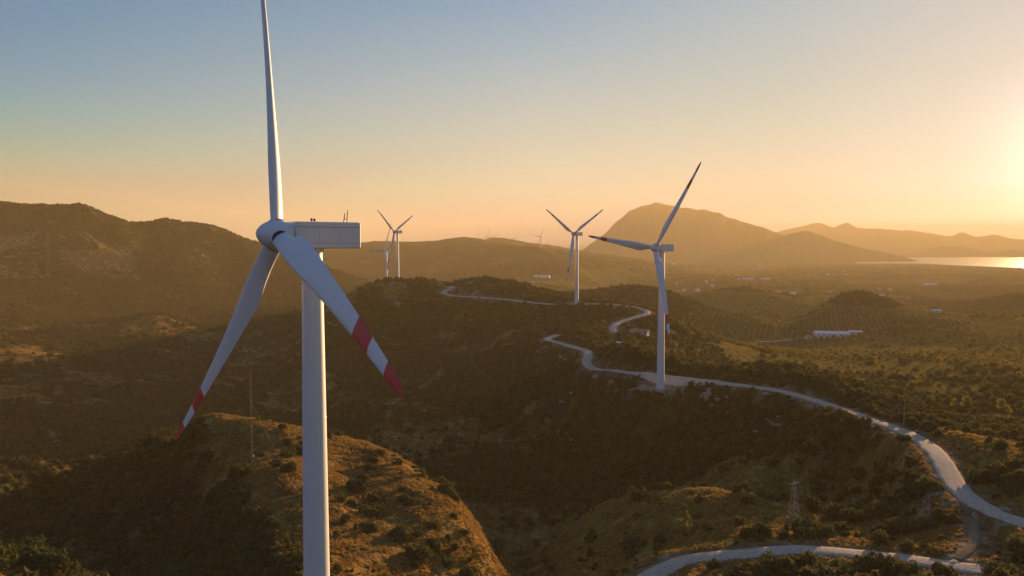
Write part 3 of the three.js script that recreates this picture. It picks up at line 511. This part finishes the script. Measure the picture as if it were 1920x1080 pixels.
// ---------------------------------------------------------------- masts, pylons and wires
const wireMetal = paint(0.10, 0.09, 0.08, 1, { specularIntensity: 0 }), rust = paint(0.30, 0.19, 0.12, 0.8), galvanised = paint(0.34, 0.33, 0.31, 0.6, { metalness: 0.4 });
{
  const [x, z] = SPOTS.mast, o = new THREE.Group(), y = ground(x, z), tall = 24.5; o.position.set(x, y, z);
  const legs = [0, 1, 2].map((k) => [Math.cos(k * 2.094) * 0.11, Math.sin(k * 2.094) * 0.11]);
  for (const [a, b] of legs) part('leg', bar([a, -0.3, b], [a, tall, b], 0.02), rust, o);
  const lace = []; for (let k = 0; k < 60; k++) { const a = legs[k % 3], b = legs[(k + 1) % 3], h = k / 60 * tall; lace.push(bar([a[0], h, a[1]], [b[0], h + tall / 60, b[1]], 0.008, 0.008, 4)); }
  part('lacing', mergeGeometries(lace), rust, o);
  part('top_rod', bar([0, tall, 0], [0, tall + 1.6, 0], 0.03, 0.015), rust, o);
  part('logger_box', new RoundedBoxGeometry(0.45, 0.6, 0.3, 2, 0.04).translate(0.3, 2.2, 0.15), paint(0.3, 0.28, 0.25, 0.6), o);
  for (const h of [12, 20]) part('sensor_arm', mergeGeometries([bar([-1.1, h, 0], [1.1, h, 0], 0.02), bar([1.1, h, 0], [1.1, h + 0.4, 0], 0.02), bar([-1.1, h, 0], [-1.1, h + 0.4, 0], 0.02)]), rust, o);
  for (let k = 0; k < 3; k++) { const a = k * 2.094 + 0.5, gx = Math.cos(a) * 12, gz = Math.sin(a) * 12, gy = ground(x + gx, z + gz) - y; part('guy_wire', bar([0, 17, 0], [gx, gy, gz], 0.008, 0.008, 4), galvanised, o); }
  tag(top(o, 'measuring_mast'), 'thin guyed lattice mast standing on the grassy spur', 'mast');
}
const towers = [[-2.61, 4500, 70], [-2.48, 4560, 72]];
for (const [b, d, tall] of towers) {
  const x = d * Math.sin(b * rad), z = -d * Math.cos(b * rad), o = new THREE.Group(); o.position.set(x, ground(x, z) - 0.5, z);
  for (const [a, c] of [[-1, -1], [1, -1], [0, 1]]) part('leg', bar([a * 0.9, 0, c * 0.9], [a * 0.5, tall, c * 0.5], 0.25, 0.2), galvanised, o);
  const lace = []; for (let k = 0; k < 20; k++) { const q = [[-1, -1], [1, -1], [0, 1]], A = q[k % 3], B = q[(k + 1) % 3], f = lerp(0.9, 0.5, k / 20); lace.push(bar([A[0] * f, k * tall / 20, A[1] * f], [B[0] * f, (k + 1) * tall / 20, B[1] * f], 0.1, 0.1, 4)); }
  part('lacing', mergeGeometries(lace), galvanised, o);
  tag(top(o, 'lattice_mast'), 'slender bare mast on the distant skyline ridge', 'mast', 'pair of masts on the skyline');
}
function pole(x, z, tall, turn, label) {
  const o = new THREE.Group(); o.position.set(x, ground(x, z), z); o.rotation.y = turn;
  part('shaft', bar([0, -0.6, 0], [0, tall, 0], 0.17, 0.1, 10), rust, o); part('crossarm', block(2.4, 0.12, 0.12, 0, tall - 0.5, 0.12), rust, o);
  return [-1.1, 1.1, 0].map((a) => { const h = a ? tall - 0.44 : tall; part('insulator', lathe([[0.02, 0], [0.08, 0.05], [0.04, 0.12], [0.07, 0.2], [0.03, 0.3]], 10).translate(a, h, a ? 0.12 : 0), paint(0.25, 0.12, 0.08, 0.3), o); return new THREE.Vector3(a, h + 0.3, a ? 0.12 : 0).applyAxisAngle(new THREE.Vector3(0, 1, 0), turn).add(o.position); })
    .concat([tag(top(o, 'utility_pole'), label, 'utility pole', 'poles of the small power line')]).slice(0, 3);
}
function pylon(x, z, tall, turn, label) {
  const o = new THREE.Group(); o.position.set(x, ground(x, z) - 0.1, z); o.rotation.y = turn;
  const q = [[-1, -1], [1, -1], [1, 1], [-1, 1]], at = (k, h) => { const f = lerp(1.15, 0.14, h / tall); return [q[k % 4][0] * f, h, q[k % 4][1] * f]; };
  for (let k = 0; k < 4; k++) part('leg', bar(at(k, -0.4), at(k, tall), 0.05, 0.035), galvanised, o);
  const lace = []; for (let k = 0; k < 4; k++) for (let s = 0; s < 7; s++) { lace.push(bar(at(k, s * tall / 7), at(k + 1, (s + 1) * tall / 7), 0.018, 0.018, 4), bar(at(k + 1, s * tall / 7), at(k, (s + 1) * tall / 7), 0.018, 0.018, 4)); }
  part('bracing', mergeGeometries(lace), galvanised, o);
  part('crossarm', block(2.8, 0.14, 0.14, 0, tall - 0.7, 0), galvanised, o);
  const ends = [];
  for (const [a, h] of [[-1.3, tall - 0.6], [1.3, tall - 0.6], [0, tall]]) { part('insulator', lathe([[0.02, 0], [0.09, 0.05], [0.04, 0.12], [0.09, 0.2], [0.04, 0.27], [0.03, 0.36]], 10).translate(a, h, 0), paint(0.25, 0.12, 0.08, 0.3), o); ends.push(new THREE.Vector3(a, h + 0.36, 0).applyAxisAngle(new THREE.Vector3(0, 1, 0), turn).add(o.position)); }
  tag(top(o, 'lattice_pylon'), label, 'pylon', 'pylons of the small power line');
  return ends;
}
{
  const [a, b, c] = SPOTS.pylon, near = [41, -92];
  const ends = [pylon(near[0], near[1], 10, 0.5, 'lattice pylon at the foot of the overlook carrying three wires'), pylon(a[0], a[1], 10, 0.5, 'lattice pylon standing on the grassy knoll above the gravel track'), pole(b[0], b[1], 9, 0.9, 'slim utility pole beside the bend of the ridge track'), pole(c[0], c[1], 9, 0.9, 'slim utility pole in the groves beyond the ridge track')];
  for (let k = 0; k + 1 < ends.length; k++) for (let w = 0; w < 3; w++) {
    const A = ends[k][w], B = ends[k + 1][w], pts = []; for (let i = 0; i <= 20; i++) { const t = i / 20; pts.push(A.clone().lerp(B, t).add(new THREE.Vector3(0, -4 * t * (1 - t) * A.distanceTo(B) * 0.016, 0))); }
    tag(top(new THREE.Mesh(new THREE.TubeGeometry(new THREE.CatmullRomCurve3(pts), 40, 0.026, 5), wireMetal), 'power_wire'), ['sagging wire between the overlook pylon and the knoll pylon', 'sagging wire between the knoll pylon and the pole by the track', 'sagging wire between the two slim utility poles'][k], 'wire', 'wires of the small power line');
  }
}

// ---------------------------------------------------------------- buildings
const wallPaint = paint(0.62, 0.57, 0.50, 0.9), roofTile = paint(0.40, 0.16, 0.09, 0.9), sheet = paint(0.62, 0.62, 0.62, 0.55), paneDark = paint(0.04, 0.045, 0.05, 0.25);
function gable(w, d, h, over = 0.4, t = 0.18) {     // two roof slopes with thickness, ridge along x
  const s = new THREE.Shape(); s.moveTo(-d / 2 - over, -over * h / (d / 2)); s.lineTo(0, h); s.lineTo(d / 2 + over, -over * h / (d / 2)); s.lineTo(d / 2 + over, -over * h / (d / 2) + t); s.lineTo(0, h + t); s.lineTo(-d / 2 - over, -over * h / (d / 2) + t); s.closePath();
  return new THREE.ExtrudeGeometry(s, { depth: w + over * 2, bevelEnabled: false }).translate(0, 0, -w / 2 - over).rotateY(Math.PI / 2);
}
function gabledBody(w, d, e, h) { const s = new THREE.Shape(); s.moveTo(-d / 2, -2.5); s.lineTo(d / 2, -2.5); s.lineTo(d / 2, e); s.lineTo(0, e + h); s.lineTo(-d / 2, e); s.closePath(); return new THREE.ExtrudeGeometry(s, { depth: w, bevelEnabled: false }).translate(0, 0, -w / 2).rotateY(Math.PI / 2); }
function house(x, z, w, d, e, h, turn, wallM, roofM, label, name, category, group, detail) {
  const o = new THREE.Group(); o.position.set(x, ground(x, z), z); o.rotation.y = turn;
  const wall = part('wall', gabledBody(w, d, e, h), wallM, o);
  part('roof', gable(w, d, h).translate(0, e + 0.02, 0), roofM, o);
  if (detail) {
    const n = Math.max(2, Math.round(w / 6));
    for (const s of [-1, 1]) for (let k = 0; k < n; k++) part('window', block(1.6, 1.1, 0.1, (k + 0.5) / n * w - w / 2, e * 0.62, s * (d / 2 + 0.02)), paneDark, wall);
    part('door', block(0.1, Math.min(e - 0.3, 4), Math.min(4, d * 0.3), w / 2 + 0.03, Math.min(e - 0.3, 4) / 2, 0), paneDark, wall);
  }
  return tag(top(o, name), label, category, group);
}
{
  const [x, z] = SPOTS.shed;
  house(x, z, 36, 18, 4.2, 2.0, -0.22, sheet, sheet, 'long white farm shed with low gabled roof below the dark hill', 'farm_shed', 'shed', null, true);
  house(x + 31, z - 8, 14, 8, 3.2, 1.4, -0.22, wallPaint, sheet, 'small pale outbuilding beside the long white farm shed', 'outbuilding', 'shed', null, true);
  house(x - 28, z + 6, 6, 5, 3, 1.2, 0.3, wallPaint, roofTile, 'little tile roofed hut at the lane end by the farm shed', 'hut', 'hut', null, true);
  const H = SPOTS.house, L = ['low cream farmhouse among trees beneath the bend of the ridge track', 'cream cottage next to the low farmhouse among trees', 'tiny white hut in the scrub uphill of the second turbine', 'pale barn on the flank of the dark hill behind the white shed'];
  H.forEach(([hx, hz], i) => house(hx, hz, i === 2 ? 5 : i < 2 ? 7 : 11, i === 2 ? 4 : i < 2 ? 5 : 7, 2.8, 1.3, between(-0.6, 0.6), wallPaint, i < 2 ? roofTile : sheet, L[i], i < 2 ? 'farmhouse' : 'barn', i < 2 ? 'house' : 'barn', null, true));
}
for (let k = 0, made = 0; k < 900 && made < 42; k++) {   // villages on the plain
  const b = between(-2, 27), d = between(1900, 5200), x = d * Math.sin(b * rad), z = -d * Math.cos(b * rad);
  if (noise(x / 420 + 5, z / 420) < 0.22 || ground(x, z) > 60 || ground(x, z) < 1) continue;
  made++; house(x, z, between(8, 15), between(7, 10), between(3, 6), 1.8, between(-0.8, 0.8), rnd() < 0.6 ? wallPaint : sheet, rnd() < 0.55 ? roofTile : sheet, 'tiny pale house in the hazy plain', 'plain_house', 'house', 'scattered houses on the plain', false);
}
for (const [b, d, w] of [[2.2, 2420, 50], [16.9, 2900, 50], [18.2, 2960, 36], [28.4, 2900, 40]]) {
  const x = d * Math.sin(b * rad), z = -d * Math.cos(b * rad);
  house(x, z, w, 26, 3.2, 2.4, -0.1, sheet, sheet, 'long white greenhouse glinting on the plain', 'greenhouse', 'greenhouse', 'greenhouses on the plain', false);
}
console.log('buildings');

// ---------------------------------------------------------------- plants
function leafCloud(lobes, leaves, size, rng = rnd) {  // small leaf faces spread through a few lobes
  const P = [], N = [];
  for (let k = 0; k < leaves; k++) {
    const [lx, ly, lz, r, ry] = lobes[Math.floor(rng() * lobes.length)];
    const a = rng() * 6.283, c = rng() * 2 - 1, s = Math.sqrt(1 - c * c), q = Math.pow(rng(), 0.28), dir = [s * Math.cos(a), c, s * Math.sin(a)];
    const p = [lx + dir[0] * r * q, Math.max(0.03, ly + dir[1] * ry * q), lz + dir[2] * r * q], g = size * (0.6 + rng() * 0.8);
    const u = new THREE.Vector3(rng() - 0.5, rng() - 0.5, rng() - 0.5).normalize(), v = new THREE.Vector3(rng() - 0.5, rng() - 0.5, rng() - 0.5).cross(u).normalize();
    const corner = (i, j) => P.push(p[0] + (u.x * i + v.x * j) * g, p[1] + (u.y * i + v.y * j) * g, p[2] + (u.z * i + v.z * j) * g);
    corner(-1, -0.4); corner(1, -0.5); corner(0.1, 1);
  }
  const g = new THREE.BufferGeometry(); g.setAttribute('position', new THREE.Float32BufferAttribute(P, 3)); g.computeVertexNormals(); return g;
}
const randomLobes = (n, w, h) => Array.from({ length: n }, () => { const a = rnd() * 6.283, q = Math.sqrt(rnd()) * w * 0.62, r = w * between(0.38, 0.6); return [Math.cos(a) * q, h * between(0.3, 0.55), Math.sin(a) * q, r, h * between(0.32, 0.5)]; });
const shrubShapes = [0, 1, 2, 3, 4, 5].map((k) => leafCloud(randomLobes(4 + k % 3, 0.5, 0.72), 420, 0.075));
const clumpShapes = [0, 1, 2].map(() => leafCloud(randomLobes(4, 0.5, 0.7), 90, 0.15));
const foliage = (r, g, b, lets = 0.3) => new THREE.MeshPhysicalMaterial({ color: new THREE.Color().setRGB(r, g, b), roughness: 1, specularIntensity: 0.05, side: THREE.DoubleSide, transmission: lets, thickness: 0 });
const shrubGreens = [foliage(0.075, 0.085, 0.028), foliage(0.055, 0.07, 0.026), foliage(0.095, 0.085, 0.03)];
const place = new THREE.Object3D();
const free = (x, z, gap) => nearTrack(x, z)[0] > gap && PADS.every(([px, , pz, r]) => Math.hypot(x - px, z - pz) > r + gap);
const SHRUBS = [[-41.3,-222.0,4.6],[-41.9,-214.6,4.4],[-41.0,-201.5,6.7],[-34.7,-186.2,5.5],[-40.2,-190.6,4.0],[-25.9,-191.8,3.6],
 [-28.7,-201.9,3.0],[-14.5,-186.5,2.7],[-11.1,-180.2,2.9],[-18.5,-178.9,3.9],[-14.7,-175.3,2.5],[-21.6,-173.1,3.0],
 [-24.7,-169.7,6.8],[-19.4,-163.9,7.2],[-10.5,-164.7,4.3],[-8.3,-167.9,2.2],[-34.0,-174.3,3.9],[-38.7,-175.3,3.9],
 [-20.2,-160.0,3.3],[-8.4,-155.9,3.4],[-40.9,-237.5,4.4],[-30.0,-234.0,2.4],[-26.9,-232.3,2.0],[-26.4,-220.0,2.2],
 [-58.6,-256.6,4.8],[-73.1,-245.4,4.1],[-83.9,-259.3,2.8],[-66.6,-227.9,4.5],[-63.2,-213.1,5.8],[-70.1,-214.1,2.9],
 [-72.4,-205.8,2.8],[-78.0,-271.9,2.9],[-65.2,-234.6,2.5],[46.5,-178.5,3.7],[46.3,-189.1,2.5],[33.7,-204.5,2.7],[18.3,-189.1,1.9],
 [21.8,-164.2,4.3],[24.1,-160.0,2.8],[28.1,-165.9,2.9],[52.0,-156.4,4.8],[65.0,-198.5,3.0],[66.8,-195.3,3.9],[74.5,-186.9,5.2],
 [76.4,-181.9,3.4],[78.9,-181.2,2.3],[83.2,-180.6,7.2],[85.0,-177.9,7.1],[88.9,-177.9,5.8],[92.6,-176.2,7.9],[95.6,-174.3,7.9],
 [98.6,-173.7,7.2],[80.8,-173.4,3.9],[84.4,-173.1,3.3],[103.5,-182.3,4.6],[109.4,-177.9,6.8],[111.7,-176.6,6.1],[111.4,-172.4,5.9],
 [111.3,-169.4,5.3],[113.7,-221.0,4.7],[56.7,-159.0,2.2],[69.5,-157.4,2.5],[71.6,-156.4,2.5],[81.1,-156.9,7.7],[86.0,-156.9,6.5],
 [89.6,-156.4,6.5],[99.1,-157.9,5.4],[-96.1,-146.7,3.6],[-89.9,-144.0,5.4],[-86.1,-142.6,4.6],[-82.8,-140.3,3.6]];                    // the larger bushes of the spur and the knoll: [x, z, width]
const shrubs = [];
for (let k = 0; k < 90000; k++) {
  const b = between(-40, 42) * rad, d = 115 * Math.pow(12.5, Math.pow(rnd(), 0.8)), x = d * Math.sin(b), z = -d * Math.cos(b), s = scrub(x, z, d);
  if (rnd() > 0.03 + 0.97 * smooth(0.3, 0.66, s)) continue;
  const wide = lerp(0.8, 5.6, Math.pow(rnd(), 2.3)) * (d > 450 ? 1.3 : 1);
  if (!free(x, z, wide * 0.6 + 1)) continue;
  if (Math.hypot(x - TURBINES[0].x, z - TURBINES[0].z) < 14) continue;
  shrubs.push({ x, z, d, wide, y: ground(x, z), spin: rnd() * 6.283, high: between(0.75, 1.15), tone: rnd() });
}
for (let k = 0; k < 26000; k++) {
  const b = between(-40, -3) * rad, d = between(1050, 1850), x = d * Math.sin(b), z = -d * Math.cos(b), s = scrub(x, z, d);
  if (rnd() > smooth(0.3, 0.6, s) || terraceAt(b / rad, d) + terraceTwo(b / rad, d) > 0.3) continue;
  shrubs.push({ x, z, d, wide: between(2.5, 6.5), y: ground(x, z), spin: rnd() * 6.283, high: between(0.7, 1), tone: rnd() });
}
SHRUBS.forEach(([x, z, wide]) => { if (nearTrack(x, z)[0] > 0.5) shrubs.push({ x, z, d: Math.hypot(x, z), wide, y: ground(x, z), spin: rnd() * 6.283, high: between(0.62, 0.85), tone: rnd(), known: true }); });
const seen = (p) => {                               // is it in the open towards the overlook?
  for (let t = 0.4; t < 0.985; t += 0.012) if (lerp(EYE, p.y + 1, t) < ground(p.x * t, p.z * t)) return false;
  const v = new THREE.Vector3(p.x, p.y, p.z).applyMatrix4(camera.matrixWorldInverse).applyMatrix4(camera.projectionMatrix);
  return Math.abs(v.x) < 1.02 && Math.abs(v.y) < 1.02;
};
camera.updateMatrixWorld(true); camera.updateProjectionMatrix();
shrubs.forEach((p) => { p.rank = (p.known ? 10 : 1) * p.wide / p.d; });
shrubs.sort((a, b) => b.rank - a.rank);
let single = 0; const rest = [];
for (const p of shrubs) {
  if (single < 300 && seen(p)) {
    single++;
    const m = new THREE.Mesh(shrubShapes[single % 6], shrubGreens[Math.floor(p.tone * 3)]);
    m.position.set(p.x, p.y - 0.08 * p.wide, p.z); m.rotation.y = p.spin; m.scale.set(p.wide, p.wide * p.high, p.wide);
    const where = p.x < -75 ? 'shrub on the corner knoll or the dark slope left of the grassy spur' : p.x < 10 && p.d < 300 ? 'rounded green shrub on the sunlit grassy spur behind the largest turbine' : p.d < 240 ? 'rounded green shrub on the knoll or verge beside the gravel tracks' : 'dark scrub bush on the slopes below the ridge track';
    tag(top(m, 'shrub'), where, 'shrub', where.includes('spur behind') ? 'shrubs on the grassy spur' : where.includes('verge') ? 'shrubs along the gravel tracks' : where.includes('corner') ? 'shrubs left of the spur' : 'bushes below the ridge track');
  } else rest.push(p);
}
function scatter(name, list, shapes, material, label, tint, scaleOf, sink) {
  shapes.forEach((shape, n) => {
    const own = list.filter((_, i) => i % shapes.length === n), m = new THREE.InstancedMesh(shape, material, own.length), c = new THREE.Color();
    own.forEach((p, i) => { const [w, h] = scaleOf(p); place.position.set(p.x, p.y - sink * h, p.z); place.rotation.set(0, p.spin, 0); place.scale.set(w, h, w); place.updateMatrix(); m.setMatrixAt(i, place.matrix); c.setRGB(...tint(p)); m.setColorAt(i, c); });
    top(m, name); m.userData.kind = 'stuff'; m.userData.label = label; m.userData.category = name.includes('grass') ? 'grass' : 'scrub';
  });
}
scatter('scrub_cover', rest, clumpShapes, foliage(1, 1, 1), 'dark evergreen scrub covering the hill slopes', (p) => mix3([0.045, 0.052, 0.02], [0.10, 0.085, 0.03], p.tone), (p) => [p.wide, p.wide * p.high], 0.08);
// pale rocks broken out of the bank below the ridge track
{
  const stone = [paint(0.27, 0.21, 0.145, 1), paint(0.22, 0.165, 0.11, 1)], shapes = [0, 1, 2, 3].map((k) => { const g = new THREE.IcosahedronGeometry(1, 3), p = g.attributes.position; for (let i = 0; i < p.count; i++) { const v = new THREE.Vector3().fromBufferAttribute(p, i).normalize(), f = 0.78 + 0.3 * noise(v.x * 1.7 + k * 9, v.y * 1.7 + v.z * 1.3) + 0.14 * noise(v.x * 4 + 7, v.z * 4 + v.y * 3 + k); v.multiplyScalar(f); p.setXYZ(i, v.x, v.y * 0.6, v.z * 0.8); } g.computeVertexNormals(); return g; });
  let made = 0;
  for (let k = 0; k < 400 && made < 70; k++) {
    const own = trackPoints[0], p = own[Math.floor(between(0.03, 0.62) * own.length)], off = p.half + between(3, 20), side = (p.tz * p.x - p.tx * p.z) > 0 ? -1 : 1, x = p.x + p.tz * off * side, z = p.z - p.tx * off * side;
    if (noise(x / 16, z / 16) < 0.05 || !free(x, z, 3) || ground(x, z) > p.h - 0.8) continue;
    made++; const m = new THREE.Mesh(shapes[made % 4], stone[made % 2]), w = lerp(0.8, 3.2, rnd() ** 2);
    m.position.set(x, ground(x, z) + w * 0.1, z); m.rotation.set(between(-0.3, 0.3), rnd() * 6.283, between(-0.3, 0.3)); m.scale.set(w, w * between(0.6, 1.1), w);
    tag(top(m, 'rock'), 'weathered pale rock on the bank below the ridge track', 'rock', 'rocks below the ridge track');
  }
}
console.log('shrubs', shrubs.length, single);
// dry grass tufts on the near hills
{
  const tuft = (() => { const P = []; for (let k = 0; k < 16; k++) { const a = rnd() * 6.283, r = rnd() * 0.45, x = Math.cos(a) * r, z = Math.sin(a) * r, b = rnd() * 6.283, w = 0.11, lx = (rnd() - 0.5) * 0.6, lz = (rnd() - 0.5) * 0.6, h = 0.5 + rnd() * 0.5; P.push(x - Math.cos(b) * w, 0, z - Math.sin(b) * w, x + Math.cos(b) * w, 0, z + Math.sin(b) * w, x + lx, h, z + lz); } const g = new THREE.BufferGeometry(); g.setAttribute('position', new THREE.Float32BufferAttribute(P, 3)); g.computeVertexNormals(); return g; })();
  const list = [];
  for (let k = 0; k < 150000 && list.length < 70000; k++) {
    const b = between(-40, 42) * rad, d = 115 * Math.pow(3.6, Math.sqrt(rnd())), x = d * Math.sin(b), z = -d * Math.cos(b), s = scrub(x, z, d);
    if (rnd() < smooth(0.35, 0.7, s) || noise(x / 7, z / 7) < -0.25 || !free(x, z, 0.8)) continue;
    list.push({ x, z, y: ground(x, z), spin: rnd() * 6.283, w: between(0.6, 1.5), h: between(0.3, 0.75), tone: rnd() });
  }
  scatter('dry_grass', list, [tuft], foliage(1, 1, 1), 'golden dry grass tufts on the near hills', (p) => mix3([0.22, 0.14, 0.04], [0.40, 0.25, 0.08], p.tone), (p) => [p.w, p.h], 0.05);
}
// hedges and tree lines along the plots of the plain
{
  const list = [];
  for (let k = 0; k < 60000 && list.length < 9000; k++) {
    const b = between(-6, 42), d = 1500 * Math.pow(3.4, rnd()), x = d * Math.sin(b * rad), z = -d * Math.cos(b * rad), h = ground(x, z);
    if (h > 60 || h < 1.5 || (Math.abs(noise(x / 170, z / 110)) > 0.07 && noise(x / 260 + 30, z / 260) < 0.28)) continue;
    list.push({ x, z, y: h, spin: rnd() * 6.283, wide: between(5, 11), high: between(0.7, 1.0), tone: rnd() });
  }
  scatter('plain_hedges', list, clumpShapes.slice(0, 1), foliage(1, 1, 1), 'dark hedges and tree lines across the hazy plain', (p) => mix3([0.045, 0.05, 0.02], [0.08, 0.08, 0.025], p.tone), (p) => [p.wide, p.wide * p.high], 0.08);
}
// trees: tapered trunk with limbs, leafy crown
const bark = paint(0.10, 0.075, 0.05, 1);
const treeGreens = [foliage(0.12, 0.12, 0.03, 0.5), foliage(0.22, 0.19, 0.04, 0.5), foliage(0.07, 0.08, 0.025, 0.45)];
const crownRound = [0, 1, 2].map(() => leafCloud(Array.from({ length: 8 }, () => { const a = rnd() * 6.283, q = rnd() * 0.3; return [Math.cos(a) * q, between(0.42, 0.85), Math.sin(a) * q, between(0.14, 0.26), between(0.12, 0.2)]; }), 420, 0.05));
const crownPine = leafCloud(Array.from({ length: 12 }, (_, k) => { const t = k / 11, a = rnd() * 6.283, q = (1 - t) * 0.16; return [Math.cos(a) * q, 0.12 + t * 0.8, Math.sin(a) * q, 0.07 + (1 - t) * 0.2, 0.1]; }), 700, 0.035);
const trunkShape = mergeGeometries([bar([0, -0.05, 0], [0.02, 0.5, 0], 0.035, 0.02), bar([0.02, 0.45, 0], [0.2, 0.75, 0.08], 0.016, 0.006), bar([0.02, 0.42, 0], [-0.16, 0.72, 0.1], 0.016, 0.006), bar([0.02, 0.5, 0], [0.0, 0.85, -0.08], 0.018, 0.006)]);
function tree(x, z, tall, spread, crown, green, label, group, name = 'tree') {
  const o = new THREE.Group(); o.position.set(x, ground(x, z), z); o.rotation.y = rnd() * 6.283; o.scale.set(tall * spread, tall, tall * spread);
  part('trunk', trunkShape, bark, o); part('crown', crown, green, o);
  return tag(top(o, name), label, 'tree', group);
}
tree(...SPOTS.pine, 7.6, 1.0, crownPine, foliage(0.17, 0.16, 0.04), 'lone bright green pine on the knoll slope above the gravel track', null, 'pine_tree');
{
  let made = 0;
  for (let k = 0; k < 4000 && made < 130; k++) {
    const b = between(4.5, 36), d = between(400, 720), x = d * Math.sin(b * rad), z = -d * Math.cos(b * rad);
    if (noise(x / 55 + 3, z / 55) < 0.12 || !free(x, z, 5) || ground(x, z) > EYE - 68) continue;
    made++; tree(x, z, between(4, 8), between(0.8, 1.1), crownRound[made % 3], treeGreens[made % 3], 'round leafy tree in the groves beyond the ridge track', 'trees beyond the ridge track');
  }
  const rowsOf = [], grove = [];
  for (let k = 0; k < 16000 && grove.length < 1700; k++) {          // olive groves planted in rows, then loose trees over the lowland
    const b = between(8, 42), d = between(560, 1150), x = d * Math.sin(b * rad), z = -d * Math.cos(b * rad); if (ground(x, z) > 45 || noise(x / 150, z / 150 + 20) < -0.05 || !free(x, z, 5)) continue;
    grove.push({ x, z, y: ground(x, z), spin: rnd() * 6.283, tall: between(3, 6.5), tone: rnd() });
  }
  for (let i = 0; i < 46; i++) for (let j = 0; j < 26; j++) { const u = i * 7.5, v = j * 8.5, x = 215 + u * 0.93 - v * 0.36 + between(-0.5, 0.5), z = -790 - u * 0.30 - v * 0.93 + between(-0.5, 0.5); if (free(x, z, 8)) rowsOf.push({ x, z, y: ground(x, z), spin: rnd() * 6.283, tall: between(3.6, 4.8), tone: rnd() }); }
  scatter('lowland_trees', grove, crownRound, foliage(1, 1, 1, 0.5), 'loose trees and hedges over the lowland', (p) => mix3([0.09, 0.09, 0.025], [0.24, 0.19, 0.045], p.tone), (p) => [p.tall * 1.1, p.tall], 0.25);
  scatter('olive_grove', rowsOf, crownRound.slice(0, 1), foliage(1, 1, 1), 'olive grove planted in straight rows', (p) => mix3([0.07, 0.08, 0.04], [0.10, 0.10, 0.05], p.tone), (p) => [p.tall * 1.1, p.tall], 0.25);
}
console.log('plants');
renderer.render(scene, camera);
